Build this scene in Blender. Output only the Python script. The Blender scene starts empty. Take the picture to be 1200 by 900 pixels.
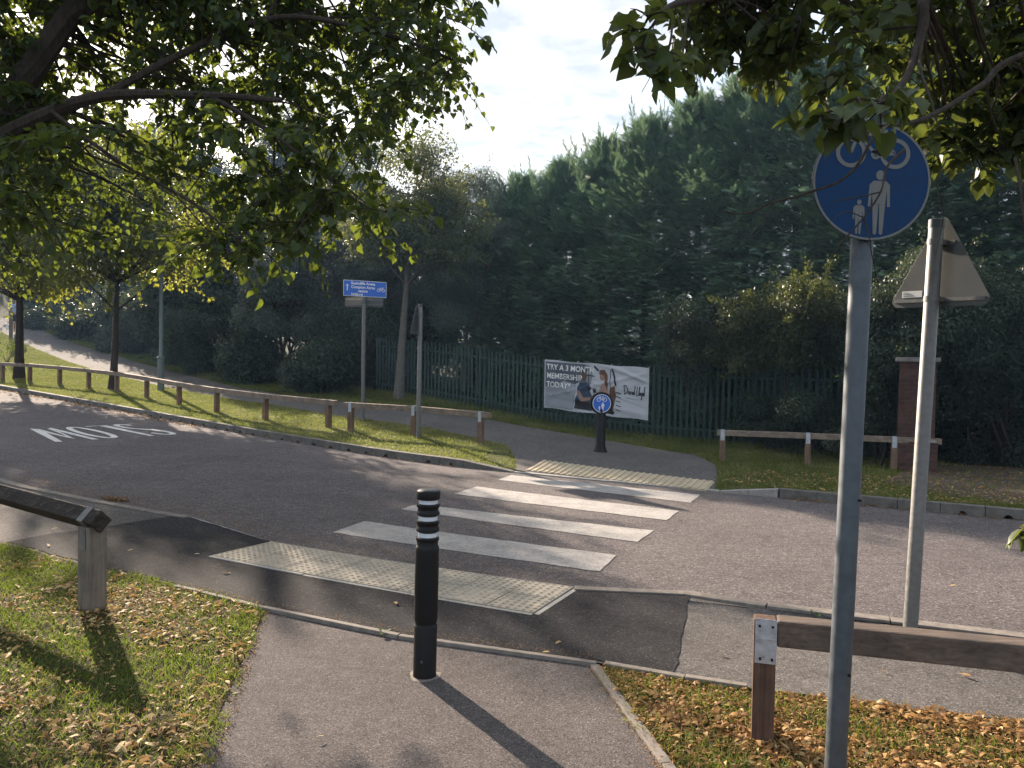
import bpy, bmesh, math, random
import numpy as np
from mathutils import Vector, Matrix

random.seed(7)
rng = np.random.default_rng(11)
C = bpy.data.collections.new("place")
bpy.context.scene.collection.children.link(C)
PI = math.pi

# ------------------------------------------------------------------ camera numbers (photo frame 1200 x 900)
H = 1.85
FPX = 935.0
PITCH = math.radians(1.58)
ROLL = math.radians(0.97)
_f = np.array([0, math.cos(PITCH), -math.sin(PITCH)])
_r0 = np.array([1.0, 0, 0])
_u0 = np.array([0, math.sin(PITCH), math.cos(PITCH)])
_r = _r0 * math.cos(ROLL) + _u0 * math.sin(ROLL)
_u = _u0 * math.cos(ROLL) - _r0 * math.sin(ROLL)
EYE = np.array([0, 0, H])


def ray(px, py):
    d = _f + _r * ((px - 600) / FPX) - _u * ((py - 450) / FPX)
    return d / d[1]


def at(px, py, Y):
    """the point at distance Y in front of the photographer that is seen at a photo pixel"""
    return EYE + ray(px, py) * Y


# ------------------------------------------------------------------ the lie of the land
_KX = np.array([-60, -16.8, -10.7, -5.35, -2.2, 0.06, 3.78, 6.3, 40])
_KY = np.array([62, 26.2, 21.3, 16.9, 14.6, 13.2, 11.2, 9.85, -8])


def kerb_y(x):
    return np.interp(x, _KX, _KY)


def softplus(t, k=1.0):
    return np.logaddexp(0, np.asarray(t) * k) / k


def Z(x, y):
    """height of the road level surface"""
    x = np.asarray(x, float); y = np.asarray(y, float)
    base = 0.042 * np.minimum(softplus(-(x + 1.4), 1.5), 60)
    d = np.clip(softplus(y - kerb_y(x) - 0.3, 2.0), 0, 1e9)
    d = 16 * np.tanh(d / 16)
    t = np.clip((3.2 - x) / 6.6, 0, 1)
    f = t * t * (3 - 2 * t)
    l = np.minimum(np.maximum(-x - 10, 0), 22)
    fac = 1 + 0.011 * l * l
    return base + 0.072 * d * f * fac


def G(px, py, off=0.0):
    d = ray(px, py)
    prev = None
    Y = 1.0
    while Y < 150:
        p = EYE + d * Y
        h = p[2] - (float(Z(p[0], p[1])) + off)
        if h <= 0:
            a, b = Y - 0.25, Y
            for _ in range(30):
                m = (a + b) / 2
                p = EYE + d * m
                if p[2] - (float(Z(p[0], p[1])) + off) <= 0: b = m
                else: a = m
            return EYE + d * b
        Y += 0.25
    return EYE + d * 150


def gz(p, off=0.0):
    return np.array([p[0], p[1], float(Z(p[0], p[1])) + off])


# ------------------------------------------------------------------ mesh helpers
def tag(o, label=None, cat=None, group=None, kind=None):
    if label: o['label'] = label
    if cat: o['category'] = cat
    if group: o['group'] = group
    if kind: o['kind'] = kind
    return o


def thing(name, label, cat, loc=(0, 0, 0), rot=(0, 0, 0), group=None):
    o = bpy.data.objects.new(name, None)
    o.empty_display_size = 0.1
    C.objects.link(o)
    o.location = Vector([float(v) for v in loc]); o.rotation_euler = rot
    return tag(o, label, cat, group)


def np_mesh(name, V, F, mat, parent=None, smooth=False, tint=None):
    """V (n,3) array, F (m,k) array of equal sided faces, tint: one value per vertex"""
    V = np.ascontiguousarray(V, np.float32); F = np.ascontiguousarray(F, np.int32)
    me = bpy.data.meshes.new(name)
    n, (m, k) = len(V), F.shape
    me.vertices.add(n); me.loops.add(m * k); me.polygons.add(m)
    me.vertices.foreach_set("co", V.ravel())
    me.loops.foreach_set("vertex_index", F.ravel())
    me.polygons.foreach_set("loop_start", np.arange(0, m * k, k, dtype=np.int32))
    if smooth:
        me.polygons.foreach_set("use_smooth", np.ones(m, bool))
    if tint is not None:
        a = me.attributes.new("tint", 'FLOAT', 'POINT')
        a.data.foreach_set("value", np.ascontiguousarray(tint, np.float32))
    me.update(calc_edges=True)
    me.materials.append(mat)
    o = bpy.data.objects.new(name, me)
    C.objects.link(o)
    if parent: o.parent = parent
    return o


class MB:
    """collects shapes into one mesh"""
    def __init__(s): s.v = []; s.f = []; s.m = []
    def add(s, V, F, mi=0):
        b = len(s.v)
        s.v += [tuple(float(c) for c in p) for p in V]
        for f in F:
            s.f.append([b + i for i in f]); s.m.append(mi)
        return s
    def box(s, c, size, R=None, mi=0):
        hx, hy, hz = [q / 2 for q in size]
        P = [(x, y, z) for x in (-hx, hx) for y in (-hy, hy) for z in (-hz, hz)]
        if R is not None: P = [tuple(np.asarray(R) @ np.array(p)) for p in P]
        P = [(p[0] + c[0], p[1] + c[1], p[2] + c[2]) for p in P]
        return s.add(P, [(0, 1, 3, 2), (4, 6, 7, 5), (0, 4, 5, 1), (2, 3, 7, 6), (0, 2, 6, 4), (1, 5, 7, 3)], mi)
    def tube(s, path, radii, n=8, caps=True, mi=0):
        path = [np.array(p, float) for p in path]
        if np.isscalar(radii): radii = [radii] * len(path)
        V = []; F = []
        up = np.array([0.13, 0.21, 0.97])
        for i, p in enumerate(path):
            d = path[min(i + 1, len(path) - 1)] - path[max(i - 1, 0)]
            d = d / (np.linalg.norm(d) + 1e-9)
            a = np.cross(d, up)
            if np.linalg.norm(a) < 0.1: a = np.cross(d, np.array([1.0, 0, 0]))
            a /= np.linalg.norm(a); b = np.cross(d, a)
            for k in range(n):
                t = 2 * PI * k / n
                V.append(p + radii[i] * (a * math.cos(t) + b * math.sin(t)))
        for i in range(len(path) - 1):
            for k in range(n):
                F.append((i * n + k, i * n + (k + 1) % n, (i + 1) * n + (k + 1) % n, (i + 1) * n + k))
        if caps:
            F.append(tuple(range(n))[::-1]); F.append(tuple((len(path) - 1) * n + k for k in range(n)))
        return s.add(V, F, mi)
    def lathe(s, prof, n=32, c=(0, 0, 0), mi=0, cap=True):
        V = []; F = []
        for r, z in prof:
            for k in range(n):
                t = 2 * PI * k / n
                V.append((c[0] + r * math.cos(t), c[1] + r * math.sin(t), c[2] + z))
        for i in range(len(prof) - 1):
            for k in range(n):
                F.append((i * n + k, i * n + (k + 1) % n, (i + 1) * n + (k + 1) % n, (i + 1) * n + k))
        if cap:
            F.append(tuple(range(n))[::-1]); F.append(tuple((len(prof) - 1) * n + k for k in range(n)))
        return s.add(V, F, mi)
    def prism(s, poly, fn, y0, y1, mi=0):
        """poly in (u, w); fn(u, w, depth) -> xyz"""
        n = len(poly)
        V = [fn(u, w, y0) for u, w in poly] + [fn(u, w, y1) for u, w in poly]
        F = [tuple(range(n)), tuple(range(2 * n - 1, n - 1, -1))]
        F += [(i, (i + 1) % n + 0, (i + 1) % n + n, i + n)[::-1] for i in range(n)]
        return s.add(V, F, mi)
    def build(s, name, mat, parent=None, smooth=False, bevel=0.0, sub=None, auto=None):
        mats = mat if isinstance(mat, (list, tuple)) else [mat]
        me = bpy.data.meshes.new(name)
        V = s.v
        if sub is not None:
            V = [(p[0] - sub[0], p[1] - sub[1], p[2] - sub[2]) for p in V]
        me.from_pydata(V, [], s.f)
        for q in mats: me.materials.append(q)
        me.polygons.foreach_set("material_index", s.m)
        bm = bmesh.new(); bm.from_mesh(me)
        bmesh.ops.recalc_face_normals(bm, faces=bm.faces)
        if bevel > 0:
            es = [e for e in bm.edges if len(e.link_faces) == 2 and e.calc_face_angle(0) > 0.6]
            bmesh.ops.bevel(bm, geom=es, offset=bevel, segments=2, profile=0.6, affect='EDGES', clamp_overlap=True)
        if smooth:
            for f in bm.faces: f.smooth = True
            for e in bm.edges:
                if len(e.link_faces) == 2 and e.calc_face_angle(0) > 0.7: e.smooth = False
        bm.to_mesh(me); bm.free()
        me.update()
        o = bpy.data.objects.new(name, me)
        C.objects.link(o)
        if parent: o.parent = parent
        return o


def rotz(a):
    c, s_ = math.cos(a), math.sin(a)
    return np.array([[c, -s_, 0], [s_, c, 0], [0, 0, 1.0]])


def smoothpath(P, k=6):
    """Catmull-Rom through points"""
    P = [np.array(p, float) for p in P]
    out = []
    for i in range(len(P) - 1):
        p0 = P[max(i - 1, 0)]; p1 = P[i]; p2 = P[i + 1]; p3 = P[min(i + 2, len(P) - 1)]
        for j in range(k):
            t = j / k
            out.append(0.5 * ((2 * p1) + (-p0 + p2) * t + (2 * p0 - 5 * p1 + 4 * p2 - p3) * t * t + (-p0 + 3 * p1 - 3 * p2 + p3) * t ** 3))
    out.append(P[-1])
    return out


def sheet(name, poly, mat, off=0.0, res=0.5, kind='structure', parent=None, skirt=0.0, offset_fn=None):
    """a surface inside a plan outline that follows the ground"""
    bm = bmesh.new()
    vs = [bm.verts.new((float(p[0]), float(p[1]), 0)) for p in poly]
    f = bm.faces.new(vs)
    f.normal_update()
    if f.normal.z < 0: f.normal_flip()
    bmesh.ops.triangulate(bm, faces=[f])
    xs = [p[0] for p in poly]; ys = [p[1] for p in poly]
    def cut(a, b, ax):
        t = math.ceil(a / res) * res
        nrm = (1, 0, 0) if ax == 0 else (0, 1, 0)
        while t < b:
            co = (t, 0, 0) if ax == 0 else (0, t, 0)
            bmesh.ops.bisect_plane(bm, geom=bm.verts[:] + bm.edges[:] + bm.faces[:], plane_co=co, plane_no=nrm, dist=1e-5)
            t += res
    cut(min(xs), max(xs), 0); cut(min(ys), max(ys), 1)
    if skirt > 0:
        be = [e for e in bm.edges if len(e.link_faces) == 1]
        r = bmesh.ops.extrude_edge_only(bm, edges=be)
        sk = {v for v in r['geom'] if isinstance(v, bmesh.types.BMVert)}
    else: sk = set()
    for v in bm.verts:
        o_ = off if offset_fn is None else offset_fn(v.co.x, v.co.y)
        v.co.z = float(Z(v.co.x, v.co.y)) + o_ - (skirt if v in sk else 0)
    for f in bm.faces: f.smooth = skirt == 0
    me = bpy.data.meshes.new(name); bm.to_mesh(me); bm.free()
    me.materials.append(mat)
    o = bpy.data.objects.new(name, me); C.objects.link(o)
    if parent: o.parent = parent
    if kind: o['kind'] = kind
    return o


def in_poly(P, poly):
    x, y = P[:, 0], P[:, 1]
    c = np.zeros(len(P), bool)
    n = len(poly)
    j = n - 1
    for i in range(n):
        xi, yi = poly[i][0], poly[i][1]; xj, yj = poly[j][0], poly[j][1]
        cond = ((yi > y) != (yj > y)) & (x < (xj - xi) * (y - yi) / (yj - yi + 1e-12) + xi)
        c ^= cond
        j = i
    return c


def sample_poly(poly, n):
    a = np.array([[p[0], p[1]] for p in poly])
    lo, hi = a.min(0), a.max(0)
    out = []
    got = 0
    while got < n:
        q = lo + rng.random((n * 2, 2)) * (hi - lo)
        q = q[in_poly(q, poly)]
        out.append(q); got += len(q)
    return np.concatenate(out)[:n]


def norm(a):
    return a / (np.linalg.norm(a, axis=-1, keepdims=True) + 1e-9)


def frames(d, nrm):
    """rotation matrices whose y axis is d and whose z axis is near nrm"""
    d = norm(d)
    x = norm(np.cross(d, nrm))
    z = np.cross(x, d)
    return np.stack([x, d, z], axis=-1)


def scatter(tv, tf, pos, R, sc):
    """copies of one small template: (V, F)"""
    tv = np.asarray(tv, float); tf = np.asarray(tf, int)
    n = len(pos)
    sc = np.asarray(sc, float)
    if sc.ndim == 1: sc = np.repeat(sc[:, None], 3, 1)
    L = tv[None] * sc[:, None, :]
    V = np.einsum('nij,nkj->nki', R, L) + pos[:, None, :]
    F = tf[None] + (np.arange(n) * len(tv))[:, None, None]
    return V.reshape(-1, 3), F.reshape(-1, tf.shape[1])


# leaf shapes: y along the leaf, x across, z the upper side
LIME_V = [(0, 0, 0), (.30, -.06, .10), (.45, .22, .15), (.40, .55, .09), (.19, .85, -.06), (0, 1.1, -.24),
          (-.19, .85, -.06), (-.40, .55, .11), (-.46, .22, .15), (-.30, -.06, .08), (0, .45, -.03)]
LIME_F = [(10, 0, 1), (10, 1, 2), (10, 2, 3), (10, 3, 4), (10, 4, 5), (10, 5, 6), (10, 6, 7), (10, 7, 8), (10, 8, 9), (10, 9, 0)]
LEAF_V = [(0, 0, 0), (.34, .45, .08), (0, 1, -.06), (-.34, .45, .08)]
LEAF_F = [(0, 1, 2), (0, 2, 3)]
WILLOW_V = [(0, 0, 0), (.15, .4, .03), (0, 1, -.12), (-.15, .4, .03)]
# a feathery conifer spray
_cv = []; _cf = []
for i in range(8):
    t = i / 8
    for s_ in (-1, 1):
        b = len(_cv)
        y0 = t * 0.85
        L = 0.44 * (1 - 0.6 * t)
        _cv += [(0, y0 - .02, 0), (0, y0 + .055, 0), (s_ * L * 0.72, y0 + L * 0.72, -.07 + .04 * t)]
        _cf.append((b, b + 1, b + 2))
b = len(_cv); _cv += [(-.035, 0.1, 0), (.035, 0.1, 0), (0, 1.1, .03)]; _cf.append((b, b + 1, b + 2))
SPRAY_V, SPRAY_F = _cv, _cf
BLADE_V = [(-.5, 0, 0), (.5, 0, 0), (-.36, .1, .5), (.36, .1, .5), (0, .34, 1)]
BLADE_F = [(0, 1, 3), (0, 3, 2), (2, 3, 4)]
BRACT_V = [(-.07, 0, 0), (.07, 0, .03), (-.17, .3, .13), (.15, .33, .07), (-.12, .75, .20), (.16, .72, .10), (.05, 1.05, .03)]
BRACT_F = [(0, 1, 3), (0, 3, 2), (2, 3, 5), (2, 5, 4), (4, 5, 6)]

# ------------------------------------------------------------------ materials
def mat_new(name):
    m = bpy.data.materials.new(name); m.use_nodes = True
    nt = m.node_tree
    for n in list(nt.nodes): nt.nodes.remove(n)
    out = nt.nodes.new('ShaderNodeOutputMaterial')
    return m, nt, out


def nd(nt, t, **kw):
    n = nt.nodes.new(t)
    for k, v in kw.items():
        if k in n.inputs: n.inputs[k].default_value = v
        else: setattr(n, k, v)
    return n


def rgba(c): return (c[0], c[1], c[2], 1.0)


def ramp(nt, stops, fac):
    r = nt.nodes.new('ShaderNodeValToRGB')
    e = r.color_ramp.elements
    while len(e) > 1: e.remove(e[-1])
    e[0].position = stops[0][0]; e[0].color = rgba(stops[0][1])
    for p, c in stops[1:]:
        q = e.new(p); q.color = rgba(c)
    nt.links.new(fac, r.inputs[0])
    return r


def noise(nt, vec, scale, detail=3.0, rough=0.55, dist=0.0):
    n = nt.nodes.new('ShaderNodeTexNoise')
    n.inputs['Scale'].default_value = scale; n.inputs['Detail'].default_value = detail
    n.inputs['Roughness'].default_value = rough; n.inputs['Distortion'].default_value = dist
    nt.links.new(vec, n.inputs['Vector'])
    return n


def mix(nt, a, b, fac, mode='MIX'):
    m = nt.nodes.new('ShaderNodeMix'); m.data_type = 'RGBA'; m.blend_type = mode
    def put(s, v):
        if isinstance(v, (tuple, list)): s.default_value = rgba(v)
        elif isinstance(v, (int, float)): s.default_value = v
        else: nt.links.new(v, s)
    put(m.inputs[0], fac); put(m.inputs[6], a); put(m.inputs[7], b)
    return m.outputs[2]


def bsdf(nt, out, color, rough=0.8, metal=0.0, spec=0.5, bump=None, bstr=0.3, bdist=0.01):
    p = nt.nodes.new('ShaderNodeBsdfPrincipled')
    if isinstance(color, (tuple, list)): p.inputs['Base Color'].default_value = rgba(color)
    else: nt.links.new(color, p.inputs['Base Color'])
    if isinstance(rough, (int, float)): p.inputs['Roughness'].default_value = rough
    else: nt.links.new(rough, p.inputs['Roughness'])
    p.inputs['Metallic'].default_value = metal
    p.inputs['Specular IOR Level'].default_value = spec
    if bump is not None:
        b = nt.nodes.new('ShaderNodeBump'); b.inputs['Strength'].default_value = bstr; b.inputs['Distance'].default_value = bdist
        nt.links.new(bump, b.inputs['Height']); nt.links.new(b.outputs[0], p.inputs['Normal'])
    nt.links.new(p.outputs[0], out.inputs[0])
    return p


def coords(nt, which='Object'):
    return nt.nodes.new('ShaderNodeTexCoord').outputs[which]


def asphalt(name, dark, mid, light, scale=120, wear=0.25, bstr=0.5, spec=0.12, cracks=0.0):
    m, nt, out = mat_new(name)
    co = coords(nt)
    v = nt.nodes.new('ShaderNodeTexVoronoi'); v.inputs['Scale'].default_value = scale
    nt.links.new(co, v.inputs['Vector'])
    n1 = noise(nt, co, scale * 0.8, 2)
    sp = nt.nodes.new('ShaderNodeSeparateColor'); nt.links.new(v.outputs['Color'], sp.inputs[0])
    c = ramp(nt, [(0.0, dark), (0.5, mid), (0.88, mid), (1.0, light)], sp.outputs[0]).outputs[0]
    gap = ramp(nt, [(0.25, (1, 1, 1)), (0.75, (.45, .45, .45))], v.outputs['Distance']).outputs[0]
    c = mix(nt, c, gap, 0.7, 'MULTIPLY')
    big = noise(nt, co, 0.7, 5, 0.65)
    bc = ramp(nt, [(0.3, (1 - wear,) * 3), (0.7, (1 + wear,) * 3)], big.outputs[0]).outputs[0]
    c = mix(nt, c, bc, 1.0, 'MULTIPLY')
    n3 = noise(nt, co, 9, 4, 0.7)
    bc2 = ramp(nt, [(0.35, (.86,) * 3), (0.65, (1.12,) * 3)], n3.outputs[0]).outputs[0]
    c = mix(nt, c, bc2, 1.0, 'MULTIPLY')
    if cracks > 0:
        e = nt.nodes.new('ShaderNodeTexVoronoi'); e.feature = 'DISTANCE_TO_EDGE'; e.inputs['Scale'].default_value = 0.42
        wn = noise(nt, co, 2.2, 5, 0.7)
        wv = nt.nodes.new('ShaderNodeVectorMath'); wv.operation = 'MULTIPLY_ADD'
        nt.links.new(wn.outputs['Color'], wv.inputs[0]); wv.inputs[1].default_value = (.9, .9, .9); nt.links.new(co, wv.inputs[2])
        nt.links.new(wv.outputs[0], e.inputs['Vector'])
        ck = ramp(nt, [(0.0, (1, 1, 1)), (0.0045, (0, 0, 0))], e.outputs['Distance']).outputs[0]
        mk = ramp(nt, [(0.50, (0, 0, 0)), (0.60, (1, 1, 1))], noise(nt, co, 0.35, 2).outputs[0]).outputs[0]
        ck = mix(nt, ck, mk, 1.0, 'MULTIPLY')
        cm = nt.nodes.new('ShaderNodeMath'); cm.operation = 'MULTIPLY'; cm.inputs[1].default_value = cracks
        nt.links.new(ck, cm.inputs[0])
        c = mix(nt, c, (.03, .028, .028), cm.outputs[0])
        # darker oil drips and polished, slightly paler wheel lanes
        st = ramp(nt, [(0.60, (1, 1, 1)), (0.72, (.74, .73, .73))], noise(nt, co, 1.7, 4, 0.6, 0.4).outputs[0]).outputs[0]
        c = mix(nt, c, st, 0.8, 'MULTIPLY')
    bsdf(nt, out, c, 0.95, spec=spec, bump=mix(nt, v.outputs['Distance'], n1.outputs[0], 0.5), bstr=bstr, bdist=0.006)
    return m


def leafmat(name, dark, mid, light, trans, tfac=0.42, rough=0.45, spec=0.35):
    m, nt, out = mat_new(name)
    a = nt.nodes.new('ShaderNodeAttribute'); a.attribute_name = 'tint'
    c = ramp(nt, [(0, dark), (0.5, mid), (1, light)], a.outputs['Fac']).outputs[0]
    p = nt.nodes.new('ShaderNodeBsdfPrincipled')
    nt.links.new(c, p.inputs['Base Color']); p.inputs['Roughness'].default_value = rough
    p.inputs['Specular IOR Level'].default_value = spec
    t = nt.nodes.new('ShaderNodeBsdfTranslucent')
    tc = mix(nt, trans, c, 0.25)
    nt.links.new(tc, t.inputs[0])
    ms = nt.nodes.new('ShaderNodeMixShader'); ms.inputs[0].default_value = tfac
    nt.links.new(p.outputs[0], ms.inputs[1]); nt.links.new(t.outputs[0], ms.inputs[2])
    nt.links.new(ms.outputs[0], out.inputs[0])
    return m


def plain(name, color, rough=0.6, metal=0.0, var=0.15, scale=8.0, spec=0.5, bstr=0.0, stretch=None):
    m, nt, out = mat_new(name)
    co = coords(nt)
    if stretch:
        mp = nt.nodes.new('ShaderNodeMapping'); mp.inputs['Scale'].default_value = stretch
        nt.links.new(co, mp.inputs[0]); co = mp.outputs[0]
    n = noise(nt, co, scale, 5, 0.65)
    lo = tuple(q * (1 - var) for q in color); hi = tuple(min(1, q * (1 + var)) for q in color)
    c = ramp(nt, [(0.3, lo), (0.7, hi)], n.outputs[0]).outputs[0]
    r = ramp(nt, [(0.3, (max(0, rough - .1),) * 3), (0.7, (min(1, rough + .1),) * 3)], n.outputs[0]).outputs[0]
    bsdf(nt, out, c, r, metal, spec, bump=n.outputs[0] if bstr else None, bstr=bstr, bdist=0.004)
    return m


def wood(name, c0, c1, c2, axis='X', scale=3.0):
    m, nt, out = mat_new(name)
    co = coords(nt)
    mp = nt.nodes.new('ShaderNodeMapping')
    mp.inputs['Scale'].default_value = {'X': (0.6, 14, 14), 'Z': (14, 14, 0.6)}[axis]
    nt.links.new(co, mp.inputs[0])
    n = noise(nt, mp.outputs[0], scale, 6, 0.7, 0.6)
    c = ramp(nt, [(0.25, c0), (0.5, c1), (0.78, c2)], n.outputs[0]).outputs[0]
    k = noise(nt, co, 5, 3, 0.6)
    kc = ramp(nt, [(0.3, (.7, .7, .72)), (0.65, (1.15, 1.1, 1.05))], k.outputs[0]).outputs[0]
    c = mix(nt, c, kc, 1.0, 'MULTIPLY')
    bsdf(nt, out, c, 0.85, spec=0.25, bump=n.outputs[0], bstr=0.5, bdist=0.006)
    return m


M = {}
M['road'] = asphalt('road asphalt', (.090, .078, .077), (.165, .146, .143), (.29, .26, .25), 70, 0.16, 0.6, 0.12, 0.7)
M['newtar'] = asphalt('new dark asphalt', (.016, .016, .018), (.036, .035, .038), (.10, .095, .095), 100, 0.25, 0.7)
M['footway'] = asphalt('worn footway asphalt', (.08, .073, .07), (.15, .138, .13), (.27, .25, .23), 110, 0.2, 0.6, 0.12, 0.5)
M['path'] = asphalt('gritty path asphalt', (.06, .052, .05), (.150, .132, .125), (.29, .26, .24), 165, 0.14, 0.8)
M['farpath'] = asphalt('far path asphalt', (.09, .084, .08), (.165, .152, .142), (.26, .24, .22), 60, 0.2, 0.4)
M['kerb'] = plain('concrete kerb', (.155, .145, .13), 0.9, 0, 0.35, 6, 0.2, 0.4)
M['kerb_pale'] = plain('pale concrete kerb', (.34, .325, .30), 0.9, 0, 0.25, 14, 0.2, 0.4)
M['edging'] = plain('concrete edging', (.215, .19, .165), 0.9, 0, 0.3, 12, 0.2, 0.5)
M['tactile'] = plain('buff paving', (.40, .35, .275), 0.85, 0, 0.18, 9, 0.25, 0.3)
M['tactile_far'] = plain('cream paving', (.50, .42, .29), 0.85, 0, 0.18, 9, 0.25, 0.3)
M['bracket_old'] = plain('weathered strap', (.16, .15, .14), 0.6, 0.3, 0.3, 20, 0.4)
M['tactile_edge'] = plain('grey paving edge', (.36, .34, .31), 0.85, 0, 0.15, 9, 0.25, 0.3)
M['steel'] = plain('galvanised steel', (.085, .10, .115), 0.55, 0.5, 0.28, 14, 0.5, 0.05)
M['steel_dull'] = plain('dull galvanised steel', (.17, .17, .165), 0.55, 0.5, 0.25, 22, 0.5, 0.05)
M['alu'] = plain('aluminium', (.105, .11, .108), 0.5, 0.5, 0.10, 5, 0.5)
M['black'] = plain('black plastic', (.006, .006, .0065), 0.5, 0, 0.3, 25, 0.3, 0.04)
M['bluesign'] = plain('blue sign face', (.003, .036, .115), 0.5, 0, 0.2, 6, 0.2)  # blue deepened so the leaf shade on the round sign is in the colour
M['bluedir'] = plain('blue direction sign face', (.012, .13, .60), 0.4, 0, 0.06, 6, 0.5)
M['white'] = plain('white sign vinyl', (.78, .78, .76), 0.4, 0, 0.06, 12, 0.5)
M['signwhite'] = plain('shade-dimmed white vinyl', (.14, .145, .14), 0.45, 0, 0.12, 22, 0.5)  # white of the round sign greyed to carry the leaf shade on it
M['reflect'] = plain('reflective band', (.72, .76, .82), 0.3, 0, 0.08, 30, 0.6)
M['bracket'] = plain('galvanised strap', (.50, .55, .62), 0.35, 0.55, 0.2, 30, 0.5)
M['grnfence'] = plain('green powder coated steel', (.022, .052, .045), 0.5, 0, 0.22, 9, 0.4)
M['grnlamp'] = plain('grey green lamp paint', (.13, .16, .15), 0.5, 0.2, 0.15, 9, 0.5)
M['railwood'] = wood('weathered rail timber', (.13, .10, .078), (.24, .19, .15), (.36, .30, .24), 'X')
M['postwood'] = wood('brown post timber', (.10, .062, .042), (.20, .13, .088), (.30, .21, .145), 'Z')
M['railnear'] = wood('brown grey rail timber', (.065, .052, .043), (.125, .10, .083), (.20, .165, .14), 'X')
M['postnear'] = wood('dark brown post timber', (.06, .036, .026), (.115, .07, .05), (.19, .125, .09), 'Z')
M['oldrail'] = wood('blackened old rail', (.012, .011, .01), (.035, .03, .026), (.12, .11, .095), 'X')
M['oldpost'] = wood('greyed old post', (.10, .085, .07), (.17, .15, .125), (.27, .24, .20), 'Z')
M['bark'] = plain('tree bark', (.050, .040, .032), 0.95, 0, 0.5, 7, 0.2, 0.9, (6, 6, 1.2))
M['barkpale'] = plain('pale tree bark', (.13, .12, .10), 0.9, 0, 0.4, 7, 0.2, 0.6, (3, 3, 2.5))
M['twig'] = plain('twig bark', (.075, .055, .04), 0.9, 0, 0.3, 10, 0.2)
M['blister'] = M['tactile']
M['lime'] = leafmat('lime leaves', (.018, .034, .014), (.035, .062, .022), (.065, .10, .03), (.24, .31, .03), 0.36)
M['limenear'] = leafmat('near lime leaves', (.022, .036, .013), (.042, .066, .022), (.085, .12, .035), (.22, .27, .04), 0.36)
M['street'] = leafmat('street tree leaves', (.022, .036, .012), (.048, .070, .022), (.09, .115, .035), (.44, .46, .06), 0.48)
M['silver'] = leafmat('silvery shrub leaves', (.05, .075, .058), (.10, .135, .105), (.20, .24, .18), (.16, .2, .07), 0.25, 0.35, 0.6)
M['olive'] = leafmat('olive green leaves', (.028, .045, .02), (.062, .085, .034), (.13, .15, .07), (.26, .28, .06), 0.35, 0.38, 0.55)
M['darkbush'] = leafmat('dark shrub leaves', (.018, .032, .020), (.038, .060, .038), (.08, .11, .065), (.10, .13, .04), 0.28)
M['conifer'] = leafmat('conifer sprays', (.045, .09, .066), (.115, .205, .14), (.20, .31, .18), (.18, .27, .12), 0.35, 0.6, 0.25)
M['yshrub'] = leafmat('yellow green shrub leaves', (.016, .028, .013), (.032, .048, .020), (.085, .11, .035), (.18, .21, .04), 0.30)
M['grass'] = leafmat('grass blades', (.045, .068, .013), (.095, .14, .024), (.24, .23, .09), (.22, .30, .03), 0.42, 0.5, 0.25)
M['farturf'] = leafmat('verge grass', (.075, .095, .022), (.18, .19, .055), (.42, .37, .17), (.24, .29, .05), 0.40, 0.55, 0.2)
M['litter'] = leafmat('dry fallen bracts', (.16, .075, .028), (.44, .25, .095), (.66, .53, .26), (.42, .26, .10), 0.28, 0.7, 0.2)


def ground_mat(name, a, b, c, s=2.0):
    m, nt, out = mat_new(name)
    co = coords(nt)
    n = noise(nt, co, s, 6, 0.7)
    f = noise(nt, co, s * 30, 4, 0.7)
    k = ramp(nt, [(0.3, a), (0.5, b), (0.72, c)], n.outputs[0]).outputs[0]
    kk = ramp(nt, [(0.3, (.55,) * 3), (0.7, (1.3,) * 3)], f.outputs[0]).outputs[0]
    bsdf(nt, out, mix(nt, k, kk, 1.0, 'MULTIPLY'), 0.95, spec=0.1, bump=f.outputs[0], bstr=0.9, bdist=0.02)
    return m


M['soil'] = ground_mat('soil and thatch', (.045, .036, .020), (.065, .056, .026), (.055, .065, .02))
M['turf'] = ground_mat('verge turf', (.05, .06, .02), (.095, .10, .034), (.15, .135, .06), 1.3)
M['earth'] = ground_mat('bare earth', (.075, .062, .048), (.12, .10, .078), (.16, .14, .11), 3)
M['woodland'] = ground_mat('dark woodland ground', (.018, .022, .01), (.03, .036, .015), (.045, .05, .02), 1.0)  # dark ground tone for the woodland floor and the outer ground


def paint_mat():
    m, nt, out = mat_new('worn white road paint')
    co = coords(nt)
    v = nt.nodes.new('ShaderNodeTexVoronoi'); v.inputs['Scale'].default_value = 75
    nt.links.new(co, v.inputs['Vector'])
    n = noise(nt, co, 3.0, 6, 0.75)
    n2 = noise(nt, co, 40, 3, 0.7)
    c = ramp(nt, [(0.3, (.27, .25, .235)), (0.55, (.39, .37, .345)), (0.8, (.48, .46, .425))], n.outputs[0]).outputs[0]
    g = ramp(nt, [(0.36, (.45, .43, .42)), (0.48, (1, 1, 1))], n2.outputs[0]).outputs[0]
    bsdf(nt, out, mix(nt, c, g, 0.75, 'MULTIPLY'), 0.7, spec=0.3, bump=v.outputs['Distance'], bstr=0.35, bdist=0.004)
    return m


M['paint'] = paint_mat()
M['slowpaint'] = plain('white road lettering', (.62, .60, .57), 0.7, 0, 0.22, 7, 0.3)


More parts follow.
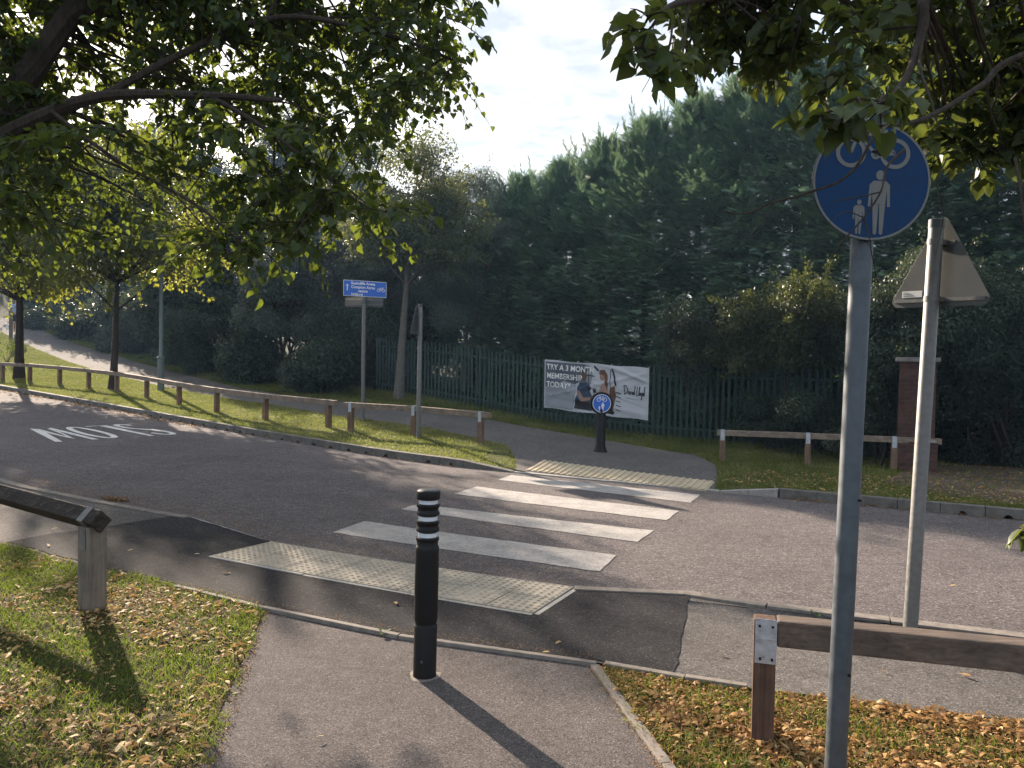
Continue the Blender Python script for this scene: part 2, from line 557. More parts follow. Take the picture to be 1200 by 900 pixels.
def brick_mat():
    m, nt, out = mat_new('red brickwork')
    co = coords(nt)
    mp = nt.nodes.new('ShaderNodeMapping')
    nt.links.new(co, mp.inputs[0])
    sx = nt.nodes.new('ShaderNodeSeparateXYZ'); nt.links.new(co, sx.inputs[0])
    ad = nt.nodes.new('ShaderNodeMath'); ad.operation = 'ADD'
    nt.links.new(sx.outputs[0], ad.inputs[0]); nt.links.new(sx.outputs[1], ad.inputs[1])
    cb = nt.nodes.new('ShaderNodeCombineXYZ')
    nt.links.new(ad.outputs[0], cb.inputs[0]); nt.links.new(sx.outputs[2], cb.inputs[1])
    b = nt.nodes.new('ShaderNodeTexBrick')
    b.inputs['Scale'].default_value = 1.0
    b.inputs['Brick Width'].default_value = 0.225; b.inputs['Row Height'].default_value = 0.075
    b.inputs['Mortar Size'].default_value = 0.007
    b.inputs['Color1'].default_value = rgba((.12, .055, .042)); b.inputs['Color2'].default_value = rgba((.075, .036, .03))
    b.inputs['Mortar'].default_value = rgba((.085, .075, .066))
    nt.links.new(cb.outputs[0], b.inputs['Vector'])
    n = noise(nt, co, 12, 5, 0.7)
    g = ramp(nt, [(0.3, (.6,) * 3), (0.7, (1.2,) * 3)], n.outputs[0]).outputs[0]
    bsdf(nt, out, mix(nt, b.outputs['Color'], g, 1, 'MULTIPLY'), 0.9, spec=0.2, bump=b.outputs['Fac'], bstr=-0.5, bdist=0.006)
    return m


M['brick'] = brick_mat()
M['coping'] = plain('stone coping', (.19, .18, .165), 0.9, 0, 0.3, 8, 0.2, 0.3)

# ================================================================== THE SETTING
def W(px, off=0.0):
    return [G(x, y, off) for x, y in px]


def ext(a, b, L):
    """continue the line a->b by L beyond b"""
    d = (b - a)[:2]; d = d / np.linalg.norm(d)
    return np.array([b[0] + d[0] * L, b[1] + d[1] * L, 0])


near_kerb = W([(0, 562), (40, 573), (120, 589), (180, 600), (224, 607), (286, 626), (318, 636), (673, 690), (807, 696), (900, 710), (1200, 746)])
near_kerb = [ext(near_kerb[1], near_kerb[0], 30)] + near_kerb + [ext(near_kerb[-2], near_kerb[-1], 25)]
kx = [-45, -30, -22, -16.8, -13, -10.7, -8, -5.35, -3.5, -2.2, -1, .06, 1.5, 3.0, 3.78, 5, 6.3, 12, 30]
far_kerb = [np.array([x, float(kerb_y(x)), 0]) for x in kx]

# ground sheet out to the horizon
gx = np.concatenate([-np.geomspace(300, 12, 26), np.linspace(-11.5, 12, 60), np.geomspace(12.5, 300, 22)])
gy = np.concatenate([-np.geomspace(120, 4, 10), np.linspace(-3.5, 60, 110), np.geomspace(61, 400, 18)])
XX, YY = np.meshgrid(gx, gy, indexing='ij')
VV = np.stack([XX, YY, Z(XX, YY) - 0.10], -1).reshape(-1, 3)
ii = np.arange(len(gx) - 1)[:, None] * len(gy) + np.arange(len(gy) - 1)[None]
FF = np.stack([ii, ii + len(gy), ii + len(gy) + 1, ii + 1], -1).reshape(-1, 4)
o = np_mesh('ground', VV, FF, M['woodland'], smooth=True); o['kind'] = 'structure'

road = sheet('road', near_kerb + far_kerb[::-1], M['road'], 0.0, 0.8)

inner_px = [(0, 638), (12, 640), (60, 653), (120, 670), (166, 676), (208, 689), (240, 696), (311, 714), (470, 747), (701, 779), (804, 797), (877, 808), (1000, 823), (1100, 838), (1200, 847)]
inner = W(inner_px)
inner = [ext(inner[3], inner[0], 28)] + inner + [ext(inner[-3], inner[-1], 20)]
footway = sheet('pavement', near_kerb + inner[::-1], M['footway'], 0.012, 0.6)
tar = W([(8, 637), (60, 627), (130, 618), (205, 606), (224, 608), (286, 627), (318, 637), (673, 691), (808, 697), (804, 724), (797, 761), (791, 793), (701, 777), (470, 745), (311, 712), (240, 694), (208, 687), (166, 675), (120, 668), (60, 651)])
# a hand-cut, slightly ragged edge
tar2 = []
for i, p in enumerate(tar):
    q = tar[(i + 1) % len(tar)]
    n = max(1, int(np.linalg.norm(q - p) / 0.09))
    for k in range(n):
        t = p + (q - p) * k / n
        tar2.append(t + np.array([rng.normal(0, .007), rng.normal(0, .007), 0]))
sheet('pavement_patch', tar2, M['newtar'], 0.017, 0.6)

pl_, pr_ = W([(311, 714), (230, 897)]), W([(692, 780), (775, 900)])
path_poly = [pl_[0], pr_[0], pr_[1], ext(pr_[0], pr_[1], 7), ext(pl_[0], pl_[1], 7), pl_[1]]
for a_ in (4, 5): pass
near_path = sheet('path', path_poly, M['path'], 0.004, 0.5)


def strip(name, P, width, top, mat, depth=0.1, parent=None, kind='structure', gap=None, side=1.0):
    """a row of flush edging stones along a line"""
    mb = MB()
    for a, b in zip(P[:-1], P[1:]):
        L = np.linalg.norm((b - a)[:2])
        d = (b - a)[:2] / L
        n = np.array([-d[1], d[0]]) * side
        k = max(1, round(L / (gap or 0.91)))
        for i in range(k):
            s0 = L * i / k + (.003 if i else 0); s1 = L * (i + 1) / k - .003
            jit = rng.normal(0, .003)
            Q = []
            for s_, w in ((s0, 0), (s1, 0), (s1, width), (s0, width)):
                p = a[:2] + d * s_ + n * w
                Q.append(p)
            V = [(q[0], q[1], float(Z(q[0], q[1])) + top + jit) for q in Q] + [(q[0], q[1], float(Z(q[0], q[1])) - depth) for q in Q]
            mb.add(V, [(0, 1, 2, 3), (4, 7, 6, 5), (0, 4, 5, 1), (1, 5, 6, 2), (2, 6, 7, 3), (3, 7, 4, 0)])
    o = mb.build(name, mat, parent, bevel=0.005)
    if kind: o['kind'] = kind
    return o


# near kerb, flush with the road: weathered, pale at the dropped part
strip('kerb', near_kerb[0:6], 0.11, 0.022, M['edging'], side=-1)
strip('kerb', near_kerb[5:8], 0.12, 0.020, M['kerb_pale'], side=-1)
strip('kerb', near_kerb[8:10], 0.10, 0.026, M['edging'], side=-1)
strip('kerb', near_kerb[9:], 0.12, 0.030, M['edging'], side=-1)
ie = W([(208, 689), (240, 696), (311, 714), (470, 747), (700, 779)])
strip('pavement_edging', ie, 0.045, 0.028, M['edging'], side=-1)
strip('pavement_edging', W([(710, 780.5), (804, 797), (877, 808)]), 0.05, 0.034, M['edging'], side=-1)
pe = [G(692, 783), G(775, 900)]
strip('path_edging', [pe[0], pe[1], ext(pe[0], pe[1], 5)], 0.055, 0.022, M['edging'], side=1)
le = [G(309, 717), G(268, 800)]
strip('path_edging', le, 0.05, 0.012, M['edging'], side=-1)

# near grass
gl_poly = [inner[0]] + inner[1:9] + [pl_[0] + np.array([0, 0, 0]), pl_[1], ext(pl_[0], pl_[1], 7), np.array([-16, -3.3, 0]), np.array([-24, 6, 0])]
gl_poly = [inner[i] for i in range(0, 9)] + [pl_[1], ext(pl_[0], pl_[1], 7), np.array([-16, -3.3, 0]), np.array([-30, 10, 0])]
sheet('grass_bank', gl_poly, M['soil'], 0.010, 0.5)
gr_poly = [pe[0] + np.array([.06, -.05, 0])] + W([(710, 783), (804, 800), (877, 811), (1000, 823), (1100, 838), (1200, 847)]) + [inner[-1], np.array([14, -3.3, 0]), ext(pe[0], pe[1], 6.5) + np.array([.05, 0, 0]), pe[1] + np.array([.05, 0, 0])]
sheet('grass_bank', gr_poly, M['soil'], 0.010, 0.5)

# the far side
GO = 0.11


def path_off(x, y):
    d = y - float(kerb_y(x))
    t = min(max((d - 0.2) / 3.0, 0), 1)
    return 0.012 + 0.09 * t * t * (3 - 2 * t)


near_edge = W([(612, 551)], 0.02) + W([(604, 546), (604, 536), (595, 523), (553, 514)], 0.08) + W([(507, 502), (449, 494), (391, 487), (358, 481), (317, 474), (279, 469), (215, 458), (165, 447), (110, 433), (86, 426), (60, 416), (30, 403), (0, 388)], GO)
far_edge = W([(0, 371), (33, 374.5), (60, 392), (96, 405), (140, 418), (192, 432), (240, 444), (283, 455), (325, 461), (400, 470), (480, 480)], GO) + W([(577, 493), (613, 500), (667, 509), (730, 520), (780, 529), (815, 534), (838, 545), (842, 556)], 0.09) + W([(838, 574)], 0.02)
ne_l = ext(near_edge[-3], near_edge[-1], 16); fe_l = ext(far_edge[2], far_edge[0], 12) if far_edge[0][1] < 120 else ext(far_edge[3], far_edge[1], 18)
if far_edge[0][1] > 120: far_edge = far_edge[1:]
print('near edge', [tuple(np.round(p, 1)) for p in near_edge]); print('far edge', [tuple(np.round(p, 1)) for p in far_edge])
kb = lambda x, d=0.13: np.array([x, float(kerb_y(x)) + d, 0])
mouth = [kb(2.9, .12), kb(1.5, .12), kb(0.35, .12)]
sheet('path', near_edge + [ne_l, fe_l] + far_edge + mouth, M['farpath'], 0.1, 0.6, offset_fn=path_off)
island = [kb(x, .12) for x in (0.02, -1, -2.2, -3.5, -5.35, -8, -10.7, -13, -16.8, -22, -30, -45)] + [ne_l] + near_edge[::-1]
def island_off(x, y):
    return max(path_off(x, y) + 0.004, GO * min(1, max(0.15, (0.05 - x) / 0.9))) if x > -0.9 else GO
sheet('verge', island, M['turf'], GO, 0.5, offset_fn=island_off)
rk = [kb(x, .12) for x in (3.05, 3.78, 5, 6.3, 12, 30)]
# fence line on plan
FA = np.array([-6.2, 26.9]); FB = np.array([-3.1, 24.25]); FC = np.array([3.4, 18.7]); FD = np.array([6.95, 15.65])
woods = far_edge + rk + [np.array([70, 0, 0]), np.array([70, 120, 0]), np.array([-130, 120, 0]), np.array([-130, 70, 0]), fe_l]
def verge_off(x, y):
    if x > 3.95: return GO
    a = path_off(x, y)
    return a + (GO - a) * min(1, max(0, (x - 3.0) / .9))
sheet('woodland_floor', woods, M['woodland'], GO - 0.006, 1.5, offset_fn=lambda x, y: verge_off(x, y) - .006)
vf = far_edge[::-1]
verge2 = far_edge + rk[:4] + [np.array([10.5, 9.2, 0]), np.array([9.5, 13.4, 0]), np.array([FD[0] + .4, FD[1] - .4, 0]), np.array([FC[0], FC[1] + .3, 0]), np.array([FB[0], FB[1] + .3, 0]), np.array([-7.5, 28.2, 0])]
back = [p + np.array([1.2, 1.6, 0]) for p in far_edge[:9]][::-1]
sheet('verge', verge2 + back, M['turf'], GO, 0.6, offset_fn=verge_off)
earth = W([(1035, 565), (1060, 552), (1110, 545), (1200, 548), (1280, 556), (1280, 600), (1200, 592), (1120, 582)], GO)
sheet('bare_earth', earth, M['earth'], GO + 0.006, 0.4)


# raised kerb of separate stones, each with a drain notch
def kerb_run(name, pts, hs, notch, mat, L=0.5, depth=0.13):
    mb = MB()
    acc = [0]
    for a, b in zip(pts[:-1], pts[1:]): acc.append(acc[-1] + np.linalg.norm((b - a)[:2]))
    tot = acc[-1]
    P = np.array([p[:2] for p in pts])
    def pos(s_): return np.array([np.interp(s_, acc, P[:, 0]), np.interp(s_, acc, P[:, 1])])
    n = int(tot / L)
    for i in range(n):
        a, b = pos(i * L), pos((i + 1) * L)
        d = (b - a) / np.linalg.norm(b - a); nn = np.array([-d[1], d[0]])
        if nn[1] < 0: nn = -nn
        h0, h1 = hs(i * L), hs((i + 1) * L)
        jit = rng.normal(0, .003)
        def fn(u, w, dep):
            p = a + d * u + nn * (dep + jit)
            return (p[0], p[1], float(Z(p[0], p[1])) + w)
        poly = [(.004, -.09)]
        if notch(i * L):
            r = 0.052
            poly += [(L / 2 - r, -.09)] + [(L / 2 - r * math.cos(t), -.01 + r * 1.1 * math.sin(t)) for t in np.linspace(0, PI, 9)] + [(L / 2 + r, -.09)]
        poly += [(L - .004, -.09), (L - .004, h1), (.004, h0)]
        mb.prism(poly, fn, 0.0, depth)
    o = mb.build(name, mat, bevel=0.0)
    o['kind'] = 'structure'
    return o


lk = [np.array([x, float(kerb_y(x)), 0]) for x in (0.02, -2.2, -5.35, -10.7, -16.8, -30, -44)]
kerb_run('kerb', lk, lambda s_: 0.02 + 0.105 * min(1, s_ / 1.1), lambda s_: s_ > 0.9 and rng.random() < .93, M['kerb'])
rk2 = [np.array([x, float(kerb_y(x)), 0]) for x in (3.05, 3.78)]
kerb_run('kerb', rk2, lambda s_: 0.02 + 0.10 * min(1, s_ / 0.8), lambda s_: False, M['kerb_pale'], 0.41)
rk3 = [np.array([x, float(kerb_y(x)), 0]) for x in (3.79, 6.3, 14, 30)]
kerb_run('kerb', rk3, lambda s_: 0.125, lambda s_: s_ > 1.2 and rng.random() < .8, M['kerb'])
strip('kerb', [np.array([x, float(kerb_y(x)), 0]) for x in (0.04, 1.5, 3.04)], 0.115, 0.02, M['kerb_pale'], side=1)

# zebra stripes: painted on the road
def quad_sheet(name, px, mat, off, parent):
    P = W(px)
    mb = MB()
    a, b, c, d = [p for p in P]
    nu, nv = 24, 4
    V = []
    for i in range(nu + 1):
        for j in range(nv + 1):
            u, v = i / nu, j / nv
            p = (a * (1 - u) + b * u) * (1 - v) + (d * (1 - u) + c * u) * v
            e = 0.006 if (i in (0, nu) or j in (0, nv)) else 0
            V.append((p[0] + rng.normal(0, 1) * e, p[1] + rng.normal(0, 1) * e, float(Z(p[0], p[1])) + off))
    F = [(i * (nv + 1) + j, (i + 1) * (nv + 1) + j, (i + 1) * (nv + 1) + j + 1, i * (nv + 1) + j + 1) for i in range(nu) for j in range(nv)]
    mb.add(V, F)
    return mb.build(name, mat, parent)


for q in ([(428, 611), (723, 651), (703, 670), (390, 624)],
          [(489, 591), (766, 622), (747, 635.5), (470, 597)],
          [(558.5, 570.5), (796, 599), (781, 610), (532, 579)],
          [(599, 557), (820, 580), (809.5, 589.5), (583, 562.5)]):
    quad_sheet('zebra_stripe', q, M['paint'], 0.005, road)

# SLOW, painted to be read by drivers coming from the left
S_A, S_B, S_C, S_D = W([(30, 503), (69, 518), (216, 508.5), (150, 497)])   # W foot, W head, S head, S foot


def slow_pt(u, v):
    """u along the word from S to W, v from the letters' feet to their heads"""
    p = (S_D * (1 - u) + S_A * u) * (1 - v) + (S_C * (1 - u) + S_B * u) * v
    return p


def ribbon(pts, width, close=False):
    pts = [np.array(p[:2], float) for p in pts]
    n = len(pts)
    V = []; F = []
    for i, p in enumerate(pts):
        a = pts[(i - 1) % n] if (close or i > 0) else p
        b = pts[(i + 1) % n] if (close or i < n - 1) else p
        d = b - a; d = d / (np.linalg.norm(d) + 1e-9)
        nn = np.array([-d[1], d[0]])
        m = 1.0
        if 0 < i < n - 1 or close:
            d1 = p - a; d2 = b - p
            c = float(np.dot(d1, d2) / (np.linalg.norm(d1) * np.linalg.norm(d2) + 1e-9))
            m = min(1.6, 1 / max(0.3, math.sqrt(max(0.0, (1 + c) / 2))))
        V += [p + nn * width / 2 * m, p - nn * width / 2 * m]
    for i in range(n if close else n - 1):
        j = (i + 1) % n
        F.append((2 * i, 2 * j, 2 * j + 1, 2 * i + 1))
    return V, F


mb = MB()
def stroke(uv, close=False, w=0.12):
    V, F = ribbon([slow_pt(u, v) for u, v in uv], w, close)
    mb.add([(p[0], p[1], float(Z(p[0], p[1])) + 0.0065) for p in V], F)
def arc(cu, cv, ru, rv, t0, t1, n=14):
    return [(cu + ru * math.cos(t), cv + rv * math.sin(t)) for t in np.linspace(t0, t1, n)]
# S
stroke([(.195, .80)] + arc(.115, .76, .075, .22, .2, PI, 12) + arc(.10, .5, .03, .06, PI * .9, PI * .6, 3) + arc(.115, .24, .075, .22, PI * .45, -PI * .85, 16))
# L
stroke([(.29, 1.0), (.29, .04), (.46, .04)])
# O
stroke(arc(.60, .5, .085, .46, 0, 2 * PI, 30)[:-1], True)
# W
stroke([(.74, 1.0), (.80, .03), (.865, .85), (.93, .03), (1.0, 1.0)])
mb.build('slow_lettering', M['slowpaint'], road)

# tactile paving by the near kerb: slabs with blisters
T = W([(318, 637), (673, 691), (625, 722), (247, 654)])
tu = (T[1] - T[0])[:2]; tv = (T[3] - T[0])[:2]
tl, tw = np.linalg.norm(tu), np.linalg.norm(tv)


def on_t(a, b):
    p = T[0][:2] + tu * a / tl + ((T[3] - T[0])[:2] * (1 - a / tl) + (T[2] - T[1])[:2] * (a / tl)) * b / tw
    return p


mb = MB()
ns = 8; ln = tl / ns; bw = tw / 2
for i in range(ns):
    for j in range(2):
        Q = [on_t(i * ln + .005, j * bw + .005), on_t((i + 1) * ln - .005, j * bw + .005), on_t((i + 1) * ln - .005, (j + 1) * bw - .005), on_t(i * ln + .005, (j + 1) * bw - .005)]
        jz = rng.normal(0, .0012)
        V = [(q[0], q[1], float(Z(q[0], q[1])) + .026 + jz) for q in Q] + [(q[0], q[1], float(Z(q[0], q[1])) - .03) for q in Q]
        mb.add(V, [(0, 1, 2, 3), (4, 7, 6, 5), (0, 4, 5, 1), (1, 5, 6, 2), (2, 6, 7, 3), (3, 7, 4, 0)])
slab = mb.build('tactile_paving', M['tactile'], bevel=0.003); slab['kind'] = 'structure'
mb = MB(); pos = []
nb = 6
for i in range(ns * nb):
    for j in range(2 * nb):
        q = on_t((i + .5) * ln / nb, (j + .5) * bw / nb)
        pos.append((q[0], q[1], float(Z(q[0], q[1])) + .026))
prof = [(.0165, 0), (.0145, .0045), (.010, .006), (.003, .0063)]
dv = []; df = []
for r, z in prof: dv += [(r * math.cos(2 * PI * k / 10), r * math.sin(2 * PI * k / 10), z) for k in range(10)]
for i in range(3): df += [(i * 10 + k, i * 10 + (k + 1) % 10, (i + 1) * 10 + (k + 1) % 10, (i + 1) * 10 + k) for k in range(10)]
V, F = scatter(dv, df, np.array(pos), np.repeat(np.eye(3)[None], len(pos), 0), np.full(len(pos), 1.0))
np_mesh('paving_blisters', V, F, M['blister'], slab, smooth=True)
fr = [np.append(on_t(0, tw), 0), np.append(on_t(tl, tw), 0)]
strip('tactile_edge', fr, 0.035, 0.022, M['tactile_edge'], side=-1)
fr = [np.append(on_t(tl, tw), 0), np.append(on_t(tl, 0), 0)]
strip('tactile_edge', fr, 0.045, 0.022, M['tactile_edge'], side=-1)

# ribbed tactile paving across the road
R_ = W([(636, 541.5), (838, 565.5), (828, 574.5), (616, 551)], 0.02)
mb = MB()
def q4(u, v):
    return (R_[0] * (1 - u) + R_[1] * u) * (1 - v) + (R_[3] * (1 - u) + R_[2] * u) * v
def q4b(u0, u1, v0, v1, top, bot):
    Q = [q4(u0, v0), q4(u1, v0), q4(u1, v1), q4(u0, v1)]
    V = [(q[0], q[1], float(Z(q[0], q[1])) + path_off(q[0], q[1]) + top) for q in Q] + [(q[0], q[1], float(Z(q[0], q[1])) + path_off(q[0], q[1]) + bot) for q in Q]
    mb.add(V, [(0, 1, 2, 3), (4, 7, 6, 5), (0, 4, 5, 1), (1, 5, 6, 2), (2, 6, 7, 3), (3, 7, 4, 0)])
for i in range(7):
    for j in range(2):
        q4b(i / 7 + .001, (i + 1) / 7 - .001, j / 2 + .002, (j + 1) / 2 - .002, .012, -.05)
slab2 = mb.build('tactile_paving', M['tactile_far']); slab2['kind'] = 'structure'
mb = MB()
for i in range(28):
    for j in range(2):
        q4b((i + .28) / 28, (i + .72) / 28, j / 2 + .006, (j + 1) / 2 - .006, .024, .0125)
mb.build('paving_ribs', M['tactile_far'], slab2, bevel=0.004)

# ================================================================== STREET FURNITURE
def up_to(base, px, py):
    """height above base at which the vertical through base is seen at photo row py"""
    d = ray(px, py)
    return EYE[2] + d[2] * base[1] - base[2]


def ysub(p): return (float(p[0]), float(p[1]), float(p[2]))


# ---------------------------------------------------------------- knee rails
def knee_rail(name, label, posts, ends, group, ph=0.50, rs=0.115, pw=0.11, off=GO, rail_mat='railwood', post_mat='postwood', br_mat='bracket'):
    B = [G(x, y, off) for x, y in posts]
    base = B[0]
    t = thing(name, label, 'knee rail', base, group=group)
    for i, b in enumerate(B):
        a = B[max(i - 1, 0)]; c = B[min(i + 1, len(B) - 1)]
        d = (c - a)[:2]; ang = math.atan2(d[1], d[0])
        R = rotz(ang)
        zt = ph + rng.normal(0, .004)
        mb = MB()
        cx = b - base
        mb.box((cx[0], cx[1], cx[2] + (zt - .25) / 2), (pw, pw, zt + .25), R)
        pst = mb.build('post', M[post_mat], t, bevel=0.006)
        # strap over the post head and the rail
        mb = MB()
        n = R @ np.array([0, -1, 0])
        for s_ in (1, -1):
            q = cx + n * (rs / 2 + .004) * s_
            mb.box((q[0], q[1], cx[2] + ph + rs - (rs + .085) / 2), (.07, .004, rs + .085), R)
        mb.box((cx[0], cx[1], cx[2] + ph + rs + .004), (.07, rs + .012, .004), R)
        br = mb.build('bracket', M[br_mat], pst)
        mb = MB()
        for dz in (-.05, .09):
            for dx in (-.02, .02):
                q = cx + n * (rs / 2 + .006) + R @ np.array([dx, 0, 0])
                mb.box((q[0], q[1], cx[2] + ph + dz), (.010, .006, .010), R)
        if b[1] < 8: mb.build('bolt', M['black'], br)
    # rail pieces, each over two bays
    e0, e1 = ends
    tops = [b + np.array([0, 0, ph + rs / 2]) for b in B]
    d0 = tops[0] - tops[1]; d0 /= np.linalg.norm(d0); d1 = tops[-1] - tops[-2]; d1 /= np.linalg.norm(d1)
    line = [tops[0] + d0 * e0] + tops[1:-1] + [tops[-1] + d1 * e1] if len(tops) > 1 else tops
    k = 0
    while k < len(line) - 1:
        seg = line[k:min(k + 3, len(line))]
        if len(line) - 1 - (k + 2) == 0 or len(seg) < 3: pass
        mb = MB()
        for a, b in zip(seg[:-1], seg[1:]):
            d = b - a; L = np.linalg.norm(d); x = d / L
            y = np.array([-x[1], x[0], 0]); y /= np.linalg.norm(y); z = np.cross(x, y)
            R = np.stack([x, y, z], -1)
            c = (a + b) / 2 - base
            mb.box(c, (L - .004, rs, rs), R)
        r = mb.build('rail', M[rail_mat], t, bevel=0.007)
        k += 2
    return t


knee_rail('knee_rail', 'long low wooden rail on the grass strip behind the white SLOW lettering',
          [(-36, 443), (3, 445), (35, 447), (70, 450.5), (104, 454.5), (137, 459), (172, 466), (210, 474.5), (254, 483), (311, 492), (385, 501)], (1.5, 0.22), 'low timber rails beside the road', br_mat='bracket_old')
knee_rail('knee_rail', 'short low wooden rail by the two far sign poles, ending at the crossing',
          [(411, 505), (485, 510), (563, 518)], (0.16, 0.22), 'low timber rails beside the road')
knee_rail('knee_rail', 'low wooden rail on the grass in front of the green fence and brick pillar',
          [(846, 541), (946, 545.5), (1047, 551)], (0.10, 0.72), 'low timber rails beside the road', ph=.475, rs=.10, pw=.10)

# near right rail: square timber, galvanised strap on its end
b = G(893, 863, 0.02)
t = thing('knee_rail', 'nearest brown wooden rail on leafy grass, behind the tall blue cycle sign pole', 'knee rail', b, group='low timber rails beside the road')
h = up_to(b, 893, 722)
e = at(1215, 772, 3.98); e2 = np.array([e[0], e[1], 0])
d = np.array([1.06, -0.30]); d /= np.linalg.norm(d)
d3 = np.array([d[0], d[1], -0.0])
ang = math.atan2(d[1], d[0]); R = rotz(ang)
mb = MB(); mb.box((0, 0, (h - .3) / 2 - .0), (.105, .10, h + .3 - .01), R)
pst = mb.build('post', M['postnear'], t, bevel=.006)
d3 = d3 / np.linalg.norm(d3); yv = np.array([-d[1], d[0], 0]); zv = np.cross(d3, yv)
RR = np.stack([d3, yv, zv], -1)
L = 3.4
mb = MB(); c = np.array([0, 0, h - .065]) + d3 * (L / 2 + .055)
mb.box(c, (L, .12, .13), RR)
mb.build('rail', M['railnear'], t, bevel=.012)
mb = MB()
c2 = np.array([0, 0, h - .10]) - yv * .0615 + d3 * .005
mb.box(np.array([0, 0, h - .045]) - yv * .0665 + d3 * 0.004, (.10, .004, .10), R)
mb.box(np.array([0, 0, h - .155]) - yv * .0615 + d3 * 0.004, (.10, .005, .116), R)
br = mb.build('bracket', M['bracket'], pst)
for dx, dz in ((-.03, -.03), (.03, -.03), (-.025, -.19), (.03, -.19)):
    q = np.array([0, 0, h + dz]) - yv * .068 + d3 * (dx + .004)
    MB().box(q, (.011, .010, .011), R).build('bolt', M['black'], pst)
p2 = b[:2] + d[:2] * 1.9
mb = MB(); q = np.array([d[0] * 2.9, d[1] * 2.9, 0]); mb.box((q[0], q[1], (h - .4) / 2), (.105, .10, h + .2), R)
mb.build('post', M['postwood'], t, bevel=.006)

# near left rail: old timber set on its corner
b = G(108, 711, 0.02)
t = thing('knee_rail', 'old rail', 'knee rail', b, group='low timber rails beside the road')
t['label'] = 'old blackened wooden rail set on its corner, its grey post in the sunny leafy grass'
h = up_to(b, 108, 616)
d = np.array([-0.86, 0.56, 0.03]); d /= np.linalg.norm(d)
ang = math.atan2(d[1], d[0]); R = rotz(ang)
mb = MB(); mb.box((0, 0, (h - .3) / 2), (.145, .13, h + .3), R)
pst = mb.build('post', M['oldpost'], t, bevel=.007)
yv = np.array([-d[1], d[0], 0]); yv /= np.linalg.norm(yv); zv = np.cross(d, yv)
s2 = math.sqrt(.5)
RR = np.stack([d, yv * s2 + zv * s2, -yv * s2 + zv * s2], -1)
mb = MB(); c = np.array([0, 0, h + .045]) + d * (2.2 - .11)
mb.box(c, (4.4, .115, .115), RR)
mb.build('rail', M['oldrail'], t, bevel=.008)
mb = MB()
c = np.array([0, 0, h + .045]) + d * .02
for s_, ax in ((1, 1), (-1, 1), (1, 2), (-1, 2)):
    nv = RR[:, ax] * s_ * .0605
    sz = [.07, .118, .118]; sz[ax] = .004
    mb.box(c + nv, sz, RR)
mb.box(np.array([0, 0, h - .085]) + yv * .068, (.07, .004, .15), R)
mb.box(np.array([0, 0, h - .085]) - yv * .068, (.07, .004, .15), R)
mb.build('bracket', M['steel_dull'], pst)
q = d * 3.0
mb = MB(); mb.box((q[0], q[1], q[2] + (h - .3) / 2), (.145, .13, h + .3), R); mb.build('post', M['oldpost'], t, bevel=.007)

# ---------------------------------------------------------------- bollard on the near path
b = G(497.5, 792, 0.004)
t = thing('bollard', 'black round bollard with three white reflective bands, standing on the near path', 'bollard', b, (0, math.radians(.45), 0))
k = up_to(b, 502, 573.5) / 825.0
def zz(y): return (870 - y) * k
prof = [(.0675, -.1), (.0675, zz(645)), (.0655, zz(641)), (.0625, zz(638)), (.0625, zz(628)), (.0675, zz(618)), (.0690, zz(560)), (.0690, zz(310)), (.0675, zz(296)), (.0645, zz(292)),
        (.0625, zz(290)), (.0625, zz(270)), (.0665, zz(267)), (.0680, zz(258)), (.0665, zz(254)), (.053, zz(253)), (.053, zz(232)), (.0665, zz(226)), (.068, zz(218)), (.064, zz(212)), (.060, zz(205)), (.060, zz(198)),
        (.0665, zz(192)), (.068, zz(185)), (.0665, zz(181)), (.053, zz(180)), (.053, zz(160)), (.0665, zz(155)), (.068, zz(147)), (.064, zz(141)), (.060, zz(134)), (.060, zz(126)), (.0665, zz(120)), (.068, zz(112)), (.0665, zz(108)),
        (.053, zz(107)), (.053, zz(88)), (.066, zz(87)), (.0685, zz(80)), (.0685, zz(58)), (.066, zz(51)), (.058, zz(47)), (.03, zz(45))]
MB().lathe(prof, 48).build('body', M['black'], t, smooth=True)
for y0, y1 in ((253, 232), (180, 160), (107, 88)):
    MB().lathe([(.0531, zz(y0) + .001), (.0545, zz(y0) + .002), (.0545, zz(y1) - .002), (.0531, zz(y1) - .001)], 48, cap=False).build('reflective_band', M['reflect'], t, smooth=True)
MB().lathe([(.062, zz(49.5)), (.055, zz(46) + .0012), (.02, zz(44.4) + .001)], 32).build('cap', M['alu'], t, smooth=True)
mb = MB(); mb.tube([(-.012, -.066, zz(790)), (-.012, -.0725, zz(790))], .008, 10)
mb.build('bolt', M['steel'], t)
# the ring of broken grout round its foot
mb = MB()
V = []; n = 40
for i in range(n):
    a = 2 * PI * i / n
    V.append((.069 * math.cos(a), .069 * math.sin(a), .005))
for i in range(n):
    a = 2 * PI * i / n; r = .088 + .02 * math.sin(3 * a + 1) * rng.random() + .006 * rng.random()
    V.append((r * math.cos(a), r * math.sin(a), .0025))
mb.add(V, [(i, (i + 1) % n, n + (i + 1) % n, n + i) for i in range(n)])
mb.build('grout_ring', M['edging'], t)

